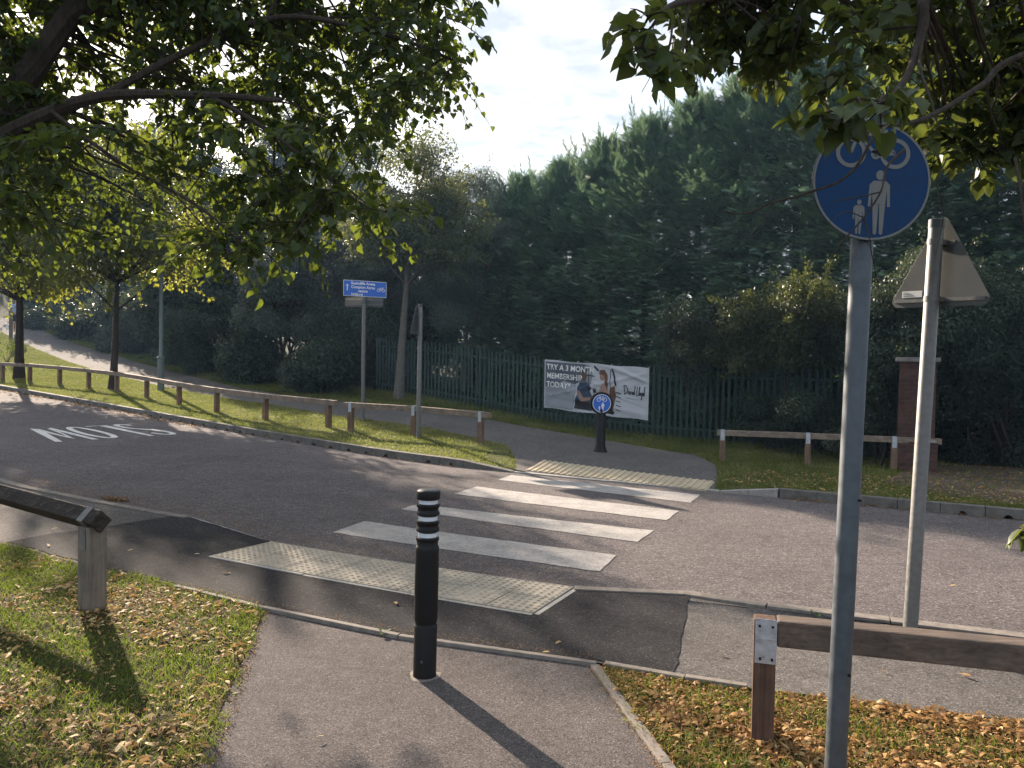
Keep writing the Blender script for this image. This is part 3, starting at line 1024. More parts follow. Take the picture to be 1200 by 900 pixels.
# ---------------------------------------------------------------- flat sign artwork
class Art:
    """flat shapes in a sign's own plane (u right, w up)"""
    def __init__(s): s.mb = MB(); s.z = 0.0
    def fn(s, u, w): return (u, 0, w)
    def poly(s, P): s.mb.add([s.fn(u, w) for u, w in P], [tuple(range(len(P)))]); return s
    def disc(s, c, r, n=24, r2=None): return s.poly([(c[0] + r * math.cos(2 * PI * k / n), c[1] + (r2 or r) * math.sin(2 * PI * k / n)) for k in range(n)])
    def line(s, P, w, close=False):
        V, F = ribbon([np.array(p) for p in P], w, close)
        s.mb.add([s.fn(v[0], v[1]) for v in V], F); return s
    def ring(s, c, r, w, n=36): return s.line([(c[0] + r * math.cos(2 * PI * k / n), c[1] + r * math.sin(2 * PI * k / n)) for k in range(n)], w, True)
    def build(s, name, mat, parent, y=0.0):
        o = s.mb.build(name, mat, parent); o.location.y = y
        return o


def bike(A, cx, cy, w, flip=1):
    """a bicycle seen from its side, w wide"""
    r = w * .185; x0 = cx - flip * w * .31; x1 = cx + flip * w * .31
    s_ = flip
    lw = w * .045
    A.ring((x0, cy), r, lw * 1.25); A.ring((x1, cy), r, lw * 1.25)
    bb = (cx + s_ * w * .04, cy - r * .1); st = (cx + s_ * w * .13, cy + r * 1.55); hd = (cx - s_ * w * .20, cy + r * 1.5)
    A.line([bb, (x1, cy)], lw).line([(x1, cy), (st[0] - s_ * w * .012, st[1] - r * .35)], lw * .8)
    A.line([bb, st], lw).line([bb, (hd[0] - s_ * w * .01, hd[1] - r * .2)], lw).line([(st[0] - s_ * .015 * w, st[1] - r * .3), hd], lw)
    A.line([(x0, cy), (hd[0] + s_ * w * .02, hd[1] + r * .55)], lw).line([(hd[0] + s_ * w * .03, hd[1] + r * .6), (hd[0] - s_ * w * .07, hd[1] + r * .62)], lw)
    A.line([(st[0] - s_ * w * .06, st[1] + r * .08), (st[0] + s_ * w * .06, st[1] + r * .1)], lw * 1.2)
    A.ring(bb, r * .28, lw * .8, 16)


def figure(A, x, y, h):
    """a standing walker, h tall, feet at y"""
    A.disc((x, y + h * .93), h * .065, 20, h * .075)
    A.poly([(x - h * .10, y + h * .84), (x + h * .10, y + h * .84), (x + h * .16, y + h * .78), (x + h * .175, y + h * .44), (x + h * .13, y + h * .44), (x + h * .115, y + h * .70),
            (x + h * .10, y + h * .48), (x - h * .10, y + h * .48), (x - h * .115, y + h * .70), (x - h * .13, y + h * .44), (x - h * .175, y + h * .44), (x - h * .16, y + h * .78)])
    A.poly([(x - h * .10, y + h * .478), (x - h * .005, y + h * .478), (x - h * .02, y + h * .02), (x - h * .05, y), (x - h * .075, y + h * .02)])
    A.poly([(x + h * .005, y + h * .478), (x + h * .10, y + h * .478), (x + h * .075, y + h * .02), (x + h * .05, y), (x + h * .02, y + h * .02)])


def disc_plate(r, th, n=64):
    return [(r * math.cos(2 * PI * k / n), r * math.sin(2 * PI * k / n)) for k in range(n)]


# ---------------------------------------------------------------- tall shared path sign
Yp = 3.46
bp = at(977.5, 931, Yp); b = gz(bp, 0.0)
t = thing('cycle_path_sign', 'tall grey steel pole carrying a big round blue bicycle and walkers sign', 'sign', b, (0, math.radians(1.25), 0))
hs = up_to(b, 1010, 216)
MB().lathe([(.0455, -.3), (.0455, hs + .20), (.043, hs + .205)], 32, cap=True).build('pole', M['steel'], t, smooth=True)
mb = MB(); r_ = .25
fnp = lambda u, w, dep: (u, dep, hs + w)
mb.prism(disc_plate(r_, 0), fnp, -.062, -.058)
plate = mb.build('sign_plate', M['alu'], t)
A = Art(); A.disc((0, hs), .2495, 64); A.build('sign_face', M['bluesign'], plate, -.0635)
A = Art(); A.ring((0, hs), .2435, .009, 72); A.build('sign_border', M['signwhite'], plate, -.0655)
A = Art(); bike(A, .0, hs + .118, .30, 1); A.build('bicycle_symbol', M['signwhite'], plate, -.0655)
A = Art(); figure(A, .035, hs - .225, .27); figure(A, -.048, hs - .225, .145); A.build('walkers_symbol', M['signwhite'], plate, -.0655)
mb = MB()
for dz in (-.11, .11):
    mb.box((0, -.052, hs + dz), (.36, .012, .035)); mb.tube([(-.05, .0, hs + dz), (.05, 0, hs + dz)], .01, 6)
    mb.lathe([(.0475, hs + dz - .015), (.0475, hs + dz + .015)], 24)
mb.build('clamp', M['steel_dull'], t)
MB().tube([(.02, -.038, .52), (.02, -.05, .52)], .006, 8).build('bolt', M['black'], t); MB().tube([(.03, -.03, 1.28), (.03, -.05, 1.28)], .005, 8).build('bolt', M['black'], t)

# ---------------------------------------------------------------- triangular signs, seen from behind
def tri(side, rr=.045, n=6):
    h_ = side * math.sqrt(3) / 2
    cs = [(-side / 2, 0), (side / 2, 0), (0, h_)]
    cen = (0, h_ / 3); P = []
    for i, c in enumerate(cs):
        d = np.array(cen) - np.array(c); d /= np.linalg.norm(d)
        o_ = np.array(c) + d * rr * 2
        a0 = math.atan2(-d[1], -d[0])
        for k in range(n + 1):
            a = a0 - PI / 3 + (2 * PI / 3) * k / n
            P.append((o_[0] + rr * math.cos(a), o_[1] + rr * math.sin(a)))
    return P


def tri_sign(label, b, h, lean, face_ang, zb, side, prad, sticker=True):
    """face_ang: plan direction the sign's front looks towards"""
    t = thing('warning_sign', label, 'sign', b, (0, lean, 0), 'triangular warning signs seen from behind')
    MB().lathe([(prad, -.3), (prad, h - .004), (prad - .003, h)], 24).build('pole', M['steel_dull'], t, smooth=True)
    MB().lathe([(prad + .003, h - .05), (prad + .003, h + .004), (prad - .01, h + .008)], 24).build('cap', M['black'] if False else M['steel'], t, smooth=True)
    n = np.array([math.cos(face_ang), math.sin(face_ang), 0]); x = np.array([n[1], -n[0], 0])
    def fn(u, w, dep):
        p = x * u + n * dep
        return (p[0], p[1], zb + w)
    off = prad + .030
    mb = MB(); mb.prism(tri(side), fn, off, off + .004); pl = mb.build('sign_plate', M['alu'], t, bevel=.001)
    mb = MB(); mb.prism(tri(side - .004), fn, off + .0045, off + .006); mb.build('sign_face', M['white'], pl)
    # stiffening channels on the back
    h_ = side * .866
    for w, L in ((.045, side * .86), (h_ * .66, side * .26)):
        mb = MB()
        a = [(-L / 2, w - .012), (L / 2, w - .012), (L / 2, w + .012), (-L / 2, w + .012)]
        mb.prism(a, fn, off - .014, off - .0005)
        mb.build('channel', M['steel_dull'], pl)
        mb = MB()
        mb.lathe([(prad + .004, zb + w - .018), (prad + .004, zb + w + .018)], 24)
        mb.prism([(-prad, w - .016), (prad, w - .016), (prad, w + .016), (-prad, w + .016)], fn, prad * .6, off - .0145)
        mb.build('clamp', M['steel_dull'], t)
    if sticker:
        mb = MB(); u0 = -.27
        mb.prism([(u0, .07), (u0 + .15, .07), (u0 + .15, .115), (u0, .115)], fn, off - .0022, off - .0008)
        st = mb.build('sticker', M['white'], pl)
        mb = MB()
        for i in range(3):
            mb.prism([(u0 + .01, .079 + i * .011), (u0 + .09 - .02 * i, .079 + i * .011), (u0 + .09 - .02 * i, .083 + i * .011), (u0 + .01, .083 + i * .011)], fn, off - .0032, off - .0024)
        mb.build('print', M['alu'], st)
    return t


bR = gz(at(1066, 752, 1.85 * 935 / (752 - 432.0)), 0.012)
hR = up_to(bR, 1098, 258)
tri_sign('back of a grey triangular sign on the leaning pole right of the round blue sign', bR, hR, math.radians(1.9), math.radians(30), up_to(bR, 1090, 358), .75, .047)
bL = G(490, 513, GO)
hL = up_to(bL, 493, 357)
tri_sign('narrow triangular sign turned edge-on, on a grey pole behind the short wooden rail', bL, hL, math.radians(.25), math.radians(166), up_to(bL, 490, 392.5), .75, .047, False)

# ---------------------------------------------------------------- blue direction sign
def text_mesh(name, body, size, mat, parent, loc, bold=0.0, shear=0.0, align='LEFT', space=1.0, fn=None):
    cu = bpy.data.curves.new('lettering', 'FONT')
    cu.body = body; cu.size = size; cu.offset = bold; cu.shear = shear; cu.align_x = align; cu.space_character = space
    cu.resolution_u = 3
    tmp = bpy.data.objects.new('lettering', cu)
    C.objects.link(tmp)
    dg = bpy.context.evaluated_depsgraph_get(); dg.update()
    me = bpy.data.meshes.new_from_object(tmp.evaluated_get(dg))
    bpy.data.objects.remove(tmp); bpy.data.curves.remove(cu)
    me.name = name
    for v in me.vertices:
        x, y = v.co.x, v.co.y
        v.co = Vector((x + loc[0], loc[1], y + loc[2])) if fn is None else Vector(fn(x + loc[0], y + loc[2]))
    me.materials.clear(); me.materials.append(mat)
    o = bpy.data.objects.new(name, me); C.objects.link(o)
    if parent: o.parent = parent
    return o


b = G(425, 492, GO)
t = thing('direction_sign', 'blue direction sign with white place names on a slim pole behind the wooden rail', 'sign', b, (0, math.radians(.1), 0))
hp = up_to(b, 427, 333)
MB().lathe([(.045, -.2), (.045, hp), (.04, hp + .004)], 20).build('pole', M['steel_dull'], t, smooth=True)
zt, zb_ = up_to(b, 427, 329.5), up_to(b, 427, 348)
pw, phh = 1.04, zt - zb_
piv = bpy.data.objects.new('direction_panel', None)
def mk(fu):
    mb = MB(); fu(mb); return mb
ang = math.radians(27)
Rz = rotz(ang)
fnd = lambda u, w, dep: tuple(Rz @ np.array([u, dep, 0]) + np.array([0, 0, zb_ + w]))
mb = MB(); mb.prism([(-pw / 2, 0), (pw / 2, 0), (pw / 2, phh), (-pw / 2, phh)], fnd, -.062, -.058)
pan = mb.build('direction_panel', M['white'], t, bevel=.001)
mb = MB(); e_ = .012; mb.prism([(-pw / 2 + e_, e_), (pw / 2 - e_, e_), (pw / 2 - e_, phh - e_), (-pw / 2 + e_, phh - e_)], fnd, -.0645, -.063)
mb.build('panel_face', M['bluedir'], pan)
fl = lambda x, y: fnd(x, y, -.0665)
for i, (s_, ox) in enumerate((('Rushcliffe Arena', -.34), ('Compton Acres', -.34), ('centre', -.17), ('Wilford', -.34))):
    text_mesh('panel_lettering', s_, .088, M['white'], pan, (ox, 0, phh - .095 - i * .088), bold=.003, fn=fl)
class ArtF(Art):
    def __init__(s, f): Art.__init__(s); s.f = f
    def fn(s, u, w): return s.f(u, w)
A = ArtF(fl)
A.line([(-.43, .13), (-.43, .245)], .024); A.poly([(-.475, .225), (-.43, .285), (-.385, .225), (-.43, .25)])
A.build('arrow', M['white'], pan)
A = ArtF(fl); bike(A, .385, .17, .19, -1); A.build('bicycle_symbol', M['white'], pan)
ang2 = math.radians(-4); R2 = rotz(ang2)
z0, z1 = up_to(b, 427, 359.5), up_to(b, 427, 348.5)
fn2 = lambda u, w, dep: tuple(R2 @ np.array([u - .02, dep, 0]) + np.array([0, 0, w]))
mb = MB(); mb.prism([(-.46, z0), (.46, z0), (.46, z1), (-.46, z1)], fn2, .058, .062)
gp = mb.build('back_panel', M['alu'], t)
for w in (z0 + .06, z1 - .05):
    mb = MB(); mb.prism([(-.44, w - .012), (.44, w - .012), (.44, w + .012), (-.44, w + .012)], fn2, .046, .0575); mb.build('channel', M['steel_dull'], gp)
mb = MB(); mb.lathe([(.049, z0 + .07), (.049, z1 + .02)], 20); mb.build('clamp', M['steel'], t)

# ---------------------------------------------------------------- far bollard with a round sign
b = G(703.5, 530, .09)
t = thing('bollard', 'black bollard with a round blue bicycle and walkers face, in front of the banner', 'bollard', b)
s_ = b[1] / 935
hc = up_to(b, 704, 472.5)
MB().lathe([(.135, -.1), (.135, .03), (.115, .06), (.108, .10), (.095, .13), (.092, hc - .12), (.08, hc - .05)], 20).build('post', M['black'], t, smooth=True)
def fnb(u, w, dep): return (u, dep, hc + w)
mb = MB(); n = 40
mb.prism(disc_plate(.222, 0, n), fnb, -.085, .085)
hd = mb.build('sign_head', M['black'], t, bevel=.012, smooth=True)
A = Art(); A.disc((0, hc), .178, 40); A.build('sign_face', M['bluedir'], hd, -.0875)
A = Art(); A.ring((0, hc), .172, .012, 40); A.build('sign_border', M['white'], hd, -.0895)
A = Art(); bike(A, 0, hc + .075, .19, 1); figure(A, .02, hc - .145, .17); figure(A, -.045, hc - .145, .10); A.build('bicycle_symbol', M['white'], hd, -.0895)

# ---------------------------------------------------------------- palisade fence
FH = 1.74
FE = FB + (FA - FB) / np.linalg.norm(FA - FB) * 1.6
FA2 = FE
run = [FA2, FB, FC, FD]
base = gz(np.array([FB[0], FB[1], 0]), GO)
fence = thing('palisade_fence', 'dark green steel palisade fence with pointed pales, below the trees beyond the far path', 'fence', base)
for a, c in zip(run[:-1], run[1:]):
    L = np.linalg.norm(c - a); d = (c - a) / L; nn = np.array([d[1], -d[0]])
    nb_ = max(1, round(L / 2.75))
    for i in range(nb_):
        s0, s1 = L * i / nb_, L * (i + 1) / nb_
        mb = MB(); n = round((s1 - s0) / .148)
        for j in range(n):
            p = a + d * (s0 + (j + .5) * (s1 - s0) / n)
            zb0 = float(Z(p[0], p[1])) + GO
            tw_ = rng.normal(0, .012)
            # W section pale with a pointed head
            w = .034
            sec = [(-w, .0), (-w * .45, .016), (0, .004), (w * .45, .016), (w, .0)]
            V = []
            top = FH + rng.normal(0, .006)
            for u, dep in sec:
                q = p + d * (u + 0) + nn * (dep + .03)
                V.append((q[0] + d[0] * tw_ * 0, q[1], zb0 + .06))
            for u, dep in sec:
                q = p + d * (u + tw_) + nn * (dep + .03)
                V.append((q[0], q[1], zb0 + top - abs(u) * 2.2 - .0))
            mb.add(V, [(k, k + 1, k + 6, k + 5) for k in range(4)])
        mb.build('pale_panel', M['grnfence'], fence, sub=base)
        for hz in (.28, FH - .26):
            mb = MB()
            P0 = a + d * s0; P1 = a + d * s1
            A0 = np.array([P0[0], P0[1], float(Z(*P0)) + GO + hz]); A1 = np.array([P1[0], P1[1], float(Z(*P1)) + GO + hz])
            x = (A1 - A0); LL = np.linalg.norm(x); x = x / LL; y = np.array([-x[1], x[0], 0]); y /= np.linalg.norm(y)
            mb.box((A0 + A1) / 2 - base, (LL - .01, .045, .05), np.stack([x, y, np.cross(x, y)], -1))
            mb.build('rail', M['grnfence'], fence)
        p = a + d * s0
        mb = MB(); mb.box((p[0] - nn[0] * .06, p[1] - nn[1] * .06, float(Z(*p)) + GO + FH / 2 - .05), (.10, .055, FH + .1), rotz(math.atan2(d[1], d[0])))
        mb.build('fence_post', M['grnfence'], fence, sub=base)

# ---------------------------------------------------------------- banner tied to the fence
dF = (FC - FB) / np.linalg.norm(FC - FB); nF = np.array([dF[1], -dF[0]])
if nF[1] > 0: nF = -nF
O_ = FB + nF * .075


def on_fence(px, py, extra=0.0):
    r = ray(px, py); oo = O_ + nF * extra
    k = np.dot(oo, nF) / np.dot(r[:2], nF)
    return EYE + r * k


bc = [on_fence(*p) for p in ((638.5, 421.5), (761, 431.5), (759.5, 493), (637.5, 477.5))]
bo = bc[3]
n3 = np.array([nF[0], nF[1], 0])


def wrinkle(u, v):
    r = 0
    for a, b_, c_, w_, am in ((1.0, .75, .55, .03, .020), (.62, 1.0, 1.35, .028, .022), (.9, -.8, .32, .03, -.016), (.5, .9, .72, .02, .016), (1.0, -1.5, -.35, .03, .020), (.7, 1.1, 1.02, .018, .015), (.2, 1, .3, .04, .012), (1, 1.2, 1.85, .022, .018)):
        t_ = (a * u + b_ * v - c_) / math.hypot(a, b_)
        r += am * math.exp(-(t_ / w_) ** 2)
    r += .012 * math.sin(9 * u + 3 * v) * math.sin(PI * u) + .01 * math.sin(5 * v * 3 + u * 7)
    edge = min(1, 12 * min(u + .02, 1.02 - u, v + .02, 1.02 - v))
    return r * edge


def ban(u, v, off=0.0):
    p = (bc[3] * (1 - u) + bc[2] * u) * (1 - v) + (bc[0] * (1 - u) + bc[1] * u) * v
    sag = .012 * math.sin(PI * 5 * u) * (1 if v > .98 or v < .02 else 0)
    return tuple(p + n3 * (wrinkle(u, v) + off) + np.array([0, 0, sag]) - bo)


M['banner'] = plain('banner vinyl', (.50, .52, .55), 0.6, 0, 0.06, 3, 0.3)
M['ban_slate'] = plain('banner print slate', (.10, .115, .145), 0.6, 0, 0.15, 3, 0.3)
M['ban_grey'] = plain('banner print grey', (.27, .29, .32), 0.6, 0, 0.15, 2, 0.3)
M['ban_navy'] = plain('banner print navy', (.03, .05, .09), 0.6, 0, 0.4, 14, 0.3)
M['ban_dark'] = plain('banner print dark', (.025, .025, .03), 0.6, 0, 0.4, 9, 0.3)
M['ban_skin'] = plain('banner print skin', (.32, .19, .14), 0.6, 0, 0.2, 9, 0.3)
M['ban_brown'] = plain('banner print brown', (.14, .07, .045), 0.6, 0, 0.3, 9, 0.3)
M['ban_pink'] = plain('banner print pink', (.42, .26, .22), 0.6, 0, 0.2, 9, 0.3)
banner = thing('banner', 'pale wrinkled advertising banner with two people, hung on the green fence', 'banner', bo)
nu, nv = 90, 44
V = [ban(i / nu, j / nv) for i in range(nu + 1) for j in range(nv + 1)]
F = [(i * (nv + 1) + j, (i + 1) * (nv + 1) + j, (i + 1) * (nv + 1) + j + 1, i * (nv + 1) + j + 1) for i in range(nu) for j in range(nv)]
np_mesh('banner_cloth', np.array(V), np.array(F), M['banner'], banner, smooth=True)


def print_poly(name, P, mat, off, parent=banner, res=.03):
    bm = bmesh.new()
    f = bm.faces.new([bm.verts.new((u, v, 0)) for u, v in P])
    bmesh.ops.triangulate(bm, faces=[f])
    for ax in (0, 1):
        lo = min(p[ax] for p in P); hi = max(p[ax] for p in P); t_ = math.ceil(lo / res) * res
        while t_ < hi:
            bmesh.ops.bisect_plane(bm, geom=bm.verts[:] + bm.edges[:] + bm.faces[:], plane_co=(t_, 0, 0) if ax == 0 else (0, t_, 0), plane_no=(1, 0, 0) if ax == 0 else (0, 1, 0), dist=1e-6)
            t_ += res
    for v in bm.verts: v.co = Vector(ban(v.co.x, v.co.y, off))
    for f in bm.faces: f.smooth = True
    me = bpy.data.meshes.new(name); bm.to_mesh(me); bm.free(); me.materials.append(mat)
    o = bpy.data.objects.new(name, me); C.objects.link(o); o.parent = parent
    return o


def blob(c, ru, rv, n=18, t0=0): return [(c[0] + ru * math.cos(2 * PI * k / n + t0), c[1] + rv * math.sin(2 * PI * k / n + t0)) for k in range(n)]


print_poly('backdrop_print', [(.012, .025), (.30, .025), (.33, .5), (.31, .62), (.012, .52)], M['ban_grey'], .004)
print_poly('backdrop_print', [(.012, .45), (.10, .47), (.20, .60), (.31, .55), (.36, .62), (.42, .97), (.012, .97)], M['ban_slate'], .006)
print_poly('backdrop_print', [(.36, .55), (.46, .50), (.49, .78), (.45, .97), (.41, .97)], M['ban_grey'], .004)
man = print_poly('man_print', [(.315, .10), (.50, .06), (.49, .32), (.46, .45), (.46, .57), (.42, .62), (.36, .60), (.335, .50), (.345, .38), (.315, .22)], M['ban_navy'], .008)
print_poly('trousers_print', [(.31, .06), (.48, .05), (.49, .20), (.40, .26), (.32, .22)], M['ban_dark'], .011, man)
print_poly('arm_print', [(.335, .42), (.36, .44), (.40, .30), (.47, .33), (.47, .27), (.385, .22), (.345, .33)], M['ban_skin'], .012, man)
print_poly('head_print', blob((.405, .74), .026, .11), M['ban_brown'], .012, man)
print_poly('hair_print', blob((.408, .85), .03, .05), M['ban_dark'], .014, man)
wom = print_poly('woman_print', [(.60, .10), (.635, .11), (.645, .45), (.63, .62), (.585, .62), (.555, .50), (.54, .36), (.575, .30), (.60, .32)], M['ban_pink'], .008)
print_poly('leg_print', [(.635, .05), (.685, .05), (.71, .40), (.70, .60), (.655, .55), (.645, .30)], M['ban_brown'], .008, wom)
print_poly('hair_print', [(.555, .88), (.60, .90), (.63, .80), (.64, .62), (.625, .50), (.61, .62), (.60, .78), (.57, .80), (.55, .80)], M['ban_brown'], .013, wom)
print_poly('head_print', blob((.582, .765), .024, .085), M['ban_skin'], .0115, wom)
print_poly('shoe_print', [(.60, .05), (.69, .03), (.70, .09), (.64, .13), (.61, .12)], M['ban_dark'], .012, wom)


class ArtB(Art):
    def __init__(s, off): Art.__init__(s); s.off = off
    def fn(s, u, w): return ban(u, w, s.off)
    def line(s, P, w, close=False):
        # widths in metres along the banner: u and v have different scales, so draw in metres
        LU = np.linalg.norm(bc[2] - bc[3]); LV = np.linalg.norm(bc[0] - bc[3])
        Q = []
        for a, b_ in zip(P[:-1], P[1:]):
            k = max(1, int(max(abs(b_[0] - a[0]), abs(b_[1] - a[1])) / .03))
            Q += [(a[0] + (b_[0] - a[0]) * i / k, a[1] + (b_[1] - a[1]) * i / k) for i in range(k)]
        Q.append(P[-1])
        V, F = ribbon([np.array([q[0] * LU, q[1] * LV]) for q in Q], w)
        s.mb.add([s.fn(v[0] / LU, v[1] / LV) for v in V], F); return s


A = ArtB(.008)
A.line([(.34, .62), (.39, .63)], .03).line([(.34, .72), (.40, .74)], .03).line([(.43, .76), (.51, .75)], .025).line([(.45, .45), (.45, .78)], .02)
A.line([(.50, .95), (.545, .86)], .05).line([(.67, .93), (.695, .75), (.71, .6)], .05).line([(.655, .9), (.66, .5), (.65, .2)], .02)
A.build('rack_print', M['ban_dark'], banner)
A = ArtB(.008)
for i in range(5): A.line([(.715 - i * .001, .14 + i * .085), (.755 + .004 * (i % 2), .12 + i * .085)], .02)
A.build('ladder_print', M['ban_dark'], banner)
A = ArtB(.010)
A.line([(.44, .50), (.47, .52)], .10).line([(.49, .45), (.52, .47)], .10)
A.build('dumbbell_print', M['ban_dark'], banner)
LU = np.linalg.norm(bc[2] - bc[3]); LV = np.linalg.norm(bc[0] - bc[3])
fb = lambda x, y: ban(x / LU, y / LV, .016)
for i, s_ in enumerate(('TRY A 3 MONTH', 'MEMBERSHIP', 'TODAY*')):
    text_mesh('banner_lettering', s_, .198, M['white'], banner, (.085, 0, LV - .235 - i * .225), bold=.004, fn=fb, space=1.0)
# handwritten logo
A = ArtB(.010)
lw = .020
def hw(ox, oy, sc, strokes):
    for st in strokes: A.line([(ox + x * sc * .275, oy + y * sc * .95) for x, y in st], lw)
hw(.785, .46, .17, [[(0, 1), (.1, .0)], [(-.15, .95), (.3, 1.05), (.65, .75), (.55, .25), (.1, -.02), (-.1, .02)],
                  [(1.0, .35), (.85, .40), (.75, .15), (.9, .0), (1.02, .3), (1.05, .0)], [(1.15, .4), (1.28, .0), (1.42, .42)],
                  [(1.55, .38), (1.58, 0)], [(1.56, .55), (1.58, .6)], [(1.92, .35), (1.75, .35), (1.7, .08), (1.85, 0), (1.95, .3), (2.02, 1.05), (1.98, 0)],
                  [(2.45, 1.0), (2.4, .0), (2.8, .02)], [(2.85, .02), (2.95, 1.0), (2.85, 1.0), (2.82, .3), (2.9, .0)], [(3.05, .35), (2.95, .1), (3.08, 0), (3.18, .25), (3.05, .38)],
                  [(3.25, .35), (3.32, .05), (3.45, .35)], [(3.45, .4), (3.3, -.45), (3.15, -.4)], [(3.75, .3), (3.58, .3), (3.56, .05), (3.7, .0), (3.78, .3), (3.85, 1.1), (3.8, .0)]])
A.build('logo_lettering', M['ban_dark'], banner)
A = ArtB(.010); A.line([(.80, .385), (.94, .375)], .012); A.build('logo_underline', M['ban_grey'], banner)
# ties at the corners
for u, v in ((.01, .98), (.99, .98), (.99, .02), (.01, .02), (.33, .99), (.66, .99)):
    p = np.array(ban(u, v)); MB().tube([p + n3 * .01, p - n3 * .05 + np.array([0, 0, .05])], .006, 5).build('tie', M['white'], banner)

# ---------------------------------------------------------------- brick gate pillar
bp = gz(at(1071, 549, 13.75), GO)
t = thing('brick_pillar', 'red brick gate pillar with a stone cap, at the end of the green fence', 'pillar', bp, (0, 0, math.radians(-24)))
hp = up_to(bp, 1071, 424)
hm = up_to(bp, 1071, 516)
MB().box((0, 0, hm / 2 - .15), (.66, .66, hm + .3)).build('plinth', M['brick'], t)
mb = MB()
for z_, a_ in ((hm, .33), ):
    mb.add([(-.33, -.33, hm), (.33, -.33, hm), (.33, .33, hm), (-.33, .33, hm), (-.283, -.283, hm + .06), (.283, -.283, hm + .06), (.283, .283, hm + .06), (-.283, .283, hm + .06)],
           [(0, 1, 5, 4), (1, 2, 6, 5), (2, 3, 7, 6), (3, 0, 4, 7), (3, 2, 1, 0)])
mb.build('chamfer_course', M['coping'], t)
MB().box((0, 0, (hm + hp) / 2), (.56, .56, hp - hm - .004)).build('shaft', M['brick'], t)
MB().box((0, 0, hp + .035), (.68, .68, .075)).build('cap', M['coping'], t, bevel=.012)

# ---------------------------------------------------------------- lamp post on the left
b = G(188.5, 457, GO)
t = thing('lamp_post', 'tall grey green lamp post with a wider base, beside the far path', 'lamp post', b)
hb = up_to(b, 188.5, 418)
MB().lathe([(.105, -.3), (.105, hb - .05), (.10, hb), (.062, hb + .05), (.058, 3.5), (.045, 8.0)], 20).build('shaft', M['grnlamp'], t, smooth=True)
mb = MB(); mb.lathe([(.112, hb - .07), (.125, hb - .05), (.125, hb - .02), (.105, hb)], 20); mb.build('collar', M['grnlamp'], t, smooth=True)
MB().box((0, -.107, hb * .5), (.085, .012, hb * .55)).build('access_door', M['grnlamp'], t, bevel=.003)
mb = MB(); mb.tube([(0, 0, 7.9), (.1, -.05, 8.15), (.5, -.25, 8.25)], .03, 8); mb.box((.75, -.37, 8.26), (.6, .22, .12), rotz(math.radians(-27)))
mb.build('lantern', M['grnlamp'], t)

# ---------------------------------------------------------------- far left: marker post and walker
b = G(12.8, 397, GO)
t = thing('marker_post', 'old wooden post with a small pale sign, beside the far path at the left edge', 'post', b)
hp = up_to(b, 12.8, 364)
MB().box((0, 0, hp / 2 - .1), (.15, .15, hp + .2), rotz(.4)).build('post', M['oldpost'], t, bevel=.01)
MB().box((-.13, -.08, hp * .42), (.11, .012, .30), rotz(.4)).build('sign_plate', M['reflect'], t, bevel=.002)


def skin_body(name, joints, edges, mat, parent, sub=2):
    me = bpy.data.meshes.new(name)
    me.from_pydata([j[0] for j in joints], edges, [])
    o = bpy.data.objects.new(name, me); C.objects.link(o)
    if parent: o.parent = parent
    m = o.modifiers.new('skin', 'SKIN'); m.use_smooth_shade = True
    sv = me.skin_vertices[0].data
    for i, j in enumerate(joints):
        r = j[1]; sv[i].radius = (r, r) if np.isscalar(r) else r
    sv[0].use_root = True
    s_ = o.modifiers.new('subdiv', 'SUBSURF'); s_.levels = sub; s_.render_levels = sub
    me.materials.append(mat)
    return o


M['skin'] = plain('skin', (.36, .22, .16), 0.6, 0, 0.1, 10)
M['shirt'] = plain('light blue cloth', (.22, .40, .66), 0.9, 0, 0.12, 8)
M['shorts'] = plain('dark cloth', (.02, .022, .03), 0.9, 0, 0.2, 8)
M['hair'] = plain('dark hair', (.02, .015, .012), 0.8, 0, 0.2, 20)
pb = at(19.5, 386, 41.0); pb = gz(pb, GO)
print('walker', pb, at(19.5, 386, 41.0))
t = thing('person', 'person in light blue top and dark shorts on the far path behind a trunk', 'person', pb, (0, 0, math.radians(35)))
J = [((0, 0, .93), .125), ((0, 0, 1.15), .12), ((0, 0, 1.38), (.15, .11)), ((0, 0, 1.50), .055), ((0, .01, 1.58), .075), ((0, .01, 1.68), .092), ((0, 0, 1.745), .07),
     ((-.10, 0, .88), .085), ((-.11, -.10, .48), .058), ((-.11, .02, .09), .038), ((-.11, -.13, .04), .035),
     ((.10, 0, .88), .085), ((.11, .14, .49), .058), ((.11, .34, .14), .038), ((.11, .24, .04), .035),
     ((-.19, 0, 1.40), .055), ((-.25, .10, 1.13), .042), ((-.24, -.02, .90), .03), ((-.24, -.06, .80), .035),
     ((.19, 0, 1.40), .055), ((.25, -.06, 1.13), .042), ((.24, -.22, .94), .03), ((.24, -.28, .86), .035)]
E = [(0, 1), (1, 2), (2, 3), (3, 4), (4, 5), (5, 6), (0, 7), (7, 8), (8, 9), (9, 10), (0, 11), (11, 12), (12, 13), (13, 14), (2, 15), (15, 16), (16, 17), (17, 18), (2, 19), (19, 20), (20, 21), (21, 22)]
skin_body('body', J, E, M['skin'], t)
Js = [((0, 0, .92), (.16, .135)), ((0, 0, 1.15), (.155, .13)), ((0, 0, 1.38), (.175, .125)), ((0, 0, 1.46), .075), ((-.20, 0, 1.40), .075), ((-.245, .07, 1.20), .065), ((.20, 0, 1.40), .075), ((.245, -.04, 1.20), .065)]
skin_body('shirt', Js, [(0, 1), (1, 2), (2, 3), (2, 4), (4, 5), (2, 6), (6, 7)], M['shirt'], t)
Jp = [((0, 0, .95), (.155, .13)), ((-.10, 0, .86), .105), ((-.11, -.09, .55), .085), ((.10, 0, .86), .105), ((.11, .12, .55), .085)]
